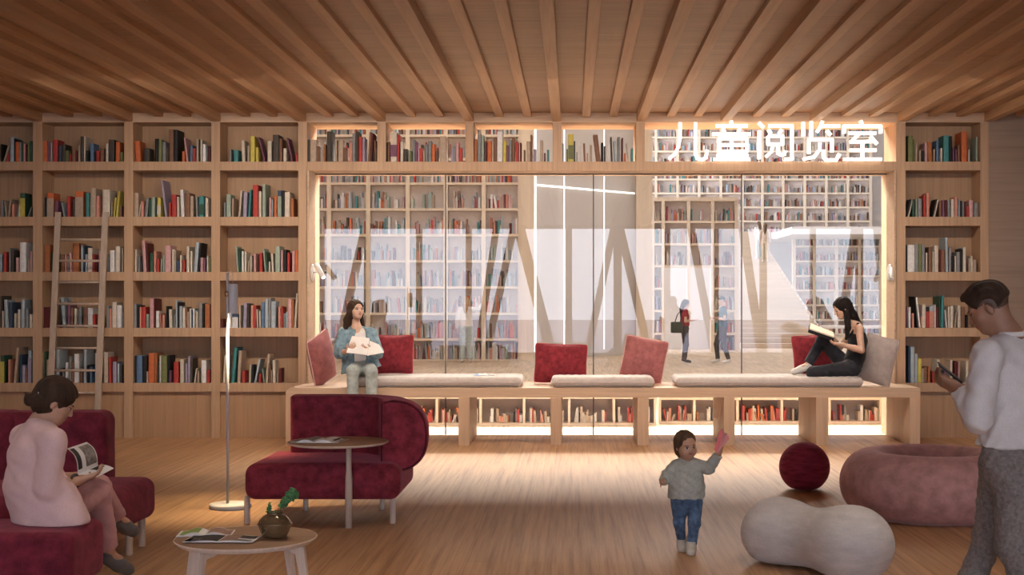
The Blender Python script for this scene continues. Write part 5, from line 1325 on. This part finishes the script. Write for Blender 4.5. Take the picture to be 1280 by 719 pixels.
# ------------------------------------------------------------------ people in the hall
def standing(label, x, y, h, face, top, bottom, shoes, sk, arms, hairm, hstyle='long', z0=0.0, group='people in the hall', stride=.0):
    f = nrm((face[0], face[1], 0)); r = np.cross(f, (0, 0, 1)); o = V3((x, y, z0)); s = h / 1.72
    Q = lambda a, b_, c: o + (r * a + f * b_ + V3((0, 0, c))) * s
    J = dict(head=Q(0, .03, 1.60), neck=Q(0, -.01, 1.44), chest=Q(0, 0, 1.27), waist=Q(0, .0, 1.08), hip=Q(0, 0, .94), shR=Q(.17, 0, 1.40), shL=Q(-.17, 0, 1.40),
             hipR=Q(.085, 0, .90), hipL=Q(-.085, 0, .90), knR=Q(.09, .03 + stride, .49), knL=Q(-.09, .03 - stride * .3, .49), anR=Q(.10, -.02 + stride * 1.1, .09), anL=Q(-.10, -.02 - stride, .09),
             toeR=Q(.11, .13 + stride * 1.1, .035), toeL=Q(-.12, .13 - stride, .035))
    hands = {}
    for q, sg in (('R', 1), ('L', -1)):
        a = arms[q]
        if a == 'hold': J['el' + q] = Q(.21 * sg, -.02, 1.13); J['wr' + q] = Q(.10 * sg, .22, 1.16); hands[q] = ((f * 1.0 - r * .4 * sg), (0, 0, 1), -sg, 1.0, .5)
        elif a == 'up': J['el' + q] = Q(.33 * sg, .06, 1.40); J['wr' + q] = Q(.37 * sg, .26, 1.52); hands[q] = (f + V3((0, 0, .3)), (0, 0, -1), sg, 1.0, .3)
        else: J['el' + q] = Q(.23 * sg, -.02, 1.12); J['wr' + q] = Q(.23 * sg, .06, .88); hands[q] = ((0, 0, -1), -r * sg, 1 if sg > 0 else 1, 1.0, .35)
    fh = nrm(f + V3((0, 0, -.15)))
    H = human(label, J, (fh, (0, 0, 1), 1.0 * s), [(top[0], top[1], .016, top[2], top[3], dict(flare=.01, fold=.003))], (bottom[0], bottom[1], bottom[2], .96), shoes, sk, s, .0105, group, hands, fold=.003)
    hc = V3(J['head']); tails = []
    if hstyle == 'long': tails = [([hc - fh * .05, hc - fh * .10 - V3((0, 0, .15)), hc - fh * .11 - V3((0, 0, .36))], [.07, .065, .035])]
    hair_short(J['head'], fh, (0, 0, 1), 1.02 * s, 'hair', hairm, H['body'], .009, 'short' if hstyle == 'short' else 'long', tails)
    return J
Yp = flo(453.5)
standing('woman with long blonde hair and wide jeans reaching into the far bookshelf', fx(582.5, 34.4), 34.4, 1.66, (.05, 1), ('white_top', C_white, 1.9, .9), ('jeans', C_jean, .035), ('shoe', M_sneak, 'sneaker'), SK2, {'R': 'up', 'L': 'down'}, H_blond)
J = standing('woman in a red top with a dark shoulder bag, facing the man in the hall', fx(856, 34.4), 34.4, 1.60, (1, .1), ('red_top', C_red, .55, .5), ('trousers', C_dkgrey, .004), ('shoe', M_dshoe, 'sneaker'), SK2, {'R': 'hold', 'L': 'hold'}, H_dark)
standing('young man in a teal tee and white shoes, facing the woman in red', fx(903.5, 34.2), 34.2, 1.68, (-1, -.05), ('tee', C_teal, .6, .95), ('trousers', C_dkgrey, .010), ('shoe', M_sneak, 'sneaker'), SK2, {'R': 'hold', 'L': 'hold'}, H_black, 'short', stride=.12)
zS = GZ * ((58.0 - 45) / 18.2)
standing('woman in white climbing the far staircase, the left one of two', fx(949, 57.6), 57.6, 1.60, (-.3, 1), ('white_top', C_white, 1.9, .9), ('trousers', C_jean, .01), ('shoe', M_sneak, 'sneaker'), SK2, {'R': 'down', 'L': 'hold'}, H_brown, z0=GZ * 21 / 30)
standing('woman in beige on the far staircase, the right one of two', fx(956.5, 56.9), 56.9, 1.62, (.3, 1), ('top', cloth('beige knit', (.42, .32, .24), .1), 1.9, 1.0), ('trousers', cloth('sand trousers', (.48, .38, .27), .1), .012), ('shoe', M_sneak, 'sneaker'), SK2, {'R': 'down', 'L': 'down'}, H_brown, z0=GZ * 20 / 30)
bg_ = thing('shoulder_bag', 'dark green shoulder bag carried by the woman in red', 'bag', (fx(846, 34.2), 34.15, .75))
S_ = SDF(); S_.rb((fx(846, 34.1), 34.12, .90), (.15, .07, .14), .03); S_.mesh('body', cloth('dark green canvas', (.05, .06, .05), .1), .012, bg_)
hx_ = fx(846, 34.1)
MB().tube([(hx_ - .05, 34.10, 1.02), (hx_ + .02, 34.15, 1.22), (fx(853, 34.2), 34.22, 1.36), (hx_ + .11, 34.16, 1.2), (hx_ + .09, 34.10, 1.02)], .012, 8).build('strap', C_black, bg_)
# ================================================================== light and camera
w = bpy.data.worlds.new('World'); SC.world = w; w.use_nodes = True
wn = w.node_tree; bg = wn.nodes['Background']
bg.inputs[0].default_value = (.80, .86, 1.0, 1); bg.inputs[1].default_value = WORLD
def area(name, loc, rot, sx, sy, power, col, portal=False, spread=None):
    l = bpy.data.lights.new(name, 'AREA'); l.shape = 'RECTANGLE'; l.size = sx; l.size_y = sy; l.energy = power; l.color = col
    if spread: l.spread = spread
    o = bpy.data.objects.new(name, l); COL.objects.link(o); o.location = loc; o.rotation_euler = rot
    if portal: l.cycles.is_portal = True
    return o
area('facade_portal', (1.08, YF - .2, 1.85), (-math.pi / 2, 0, 0), 16.2, 3.6, 1, (1, 1, 1), True)
area('hall_skylight', (0, 24, HZ - .1), (0, 0, 0), 16, 15, HALL1, (.96, .97, 1))
area('far_skylight', (5, 50, HZ - .1), (0, 0, 0), 20, 26, HALL2, (.96, .97, 1))
area('added_wall_fill', (-.4, 12.3, 3.52), (math.radians(52), 0, 0), 9.0, .12, WALL_FILL, (1, .84, .68), spread=math.radians(118))  # added strip that brightens the bookcase wall, unseen by the camera; no fixture there
for x in (-4.6, -1.2, 2.2, 5.6):
    for y in (2.5, 7.2):
        area('added_room_fill', (x, y, 3.6), (0, 0, 0), 1.2, .5, ROOM_FILL, (1, .84, .70), spread=math.radians(95))  # added overhead fill for the foreground, out of view; the ceiling has no fixtures
area('added_floor_beam', (.4, 21.0, 7.3), (math.radians(-50.5), 0, 0), 9, 3, BEAM, (1, .90, .78), spread=math.radians(110))  # added light hung unseen in the hall, aimed at the reading room floor
cam = bpy.data.cameras.new('Camera'); cam.sensor_width = 36; cam.lens = F / 1280 * 36
cam.shift_x = -(VX - 640) / 1280; cam.shift_y = (VY - 359.5) / 1280
cam.clip_end = 300
co = bpy.data.objects.new('Camera', cam); COL.objects.link(co); co.location = (0, 0, EYE); co.rotation_euler = (math.pi / 2, 0, 0)
SC.camera = co
SC.view_settings.view_transform = 'Standard'; SC.view_settings.look = 'None'; SC.view_settings.exposure = EXPO; SC.view_settings.gamma = 1; SC.view_settings.use_curve_mapping = False
SC.cycles.max_bounces = 8; SC.cycles.diffuse_bounces = 5; SC.cycles.glossy_bounces = 4; SC.cycles.transparent_max_bounces = 12
SC.cycles.sample_clamp_indirect = 6
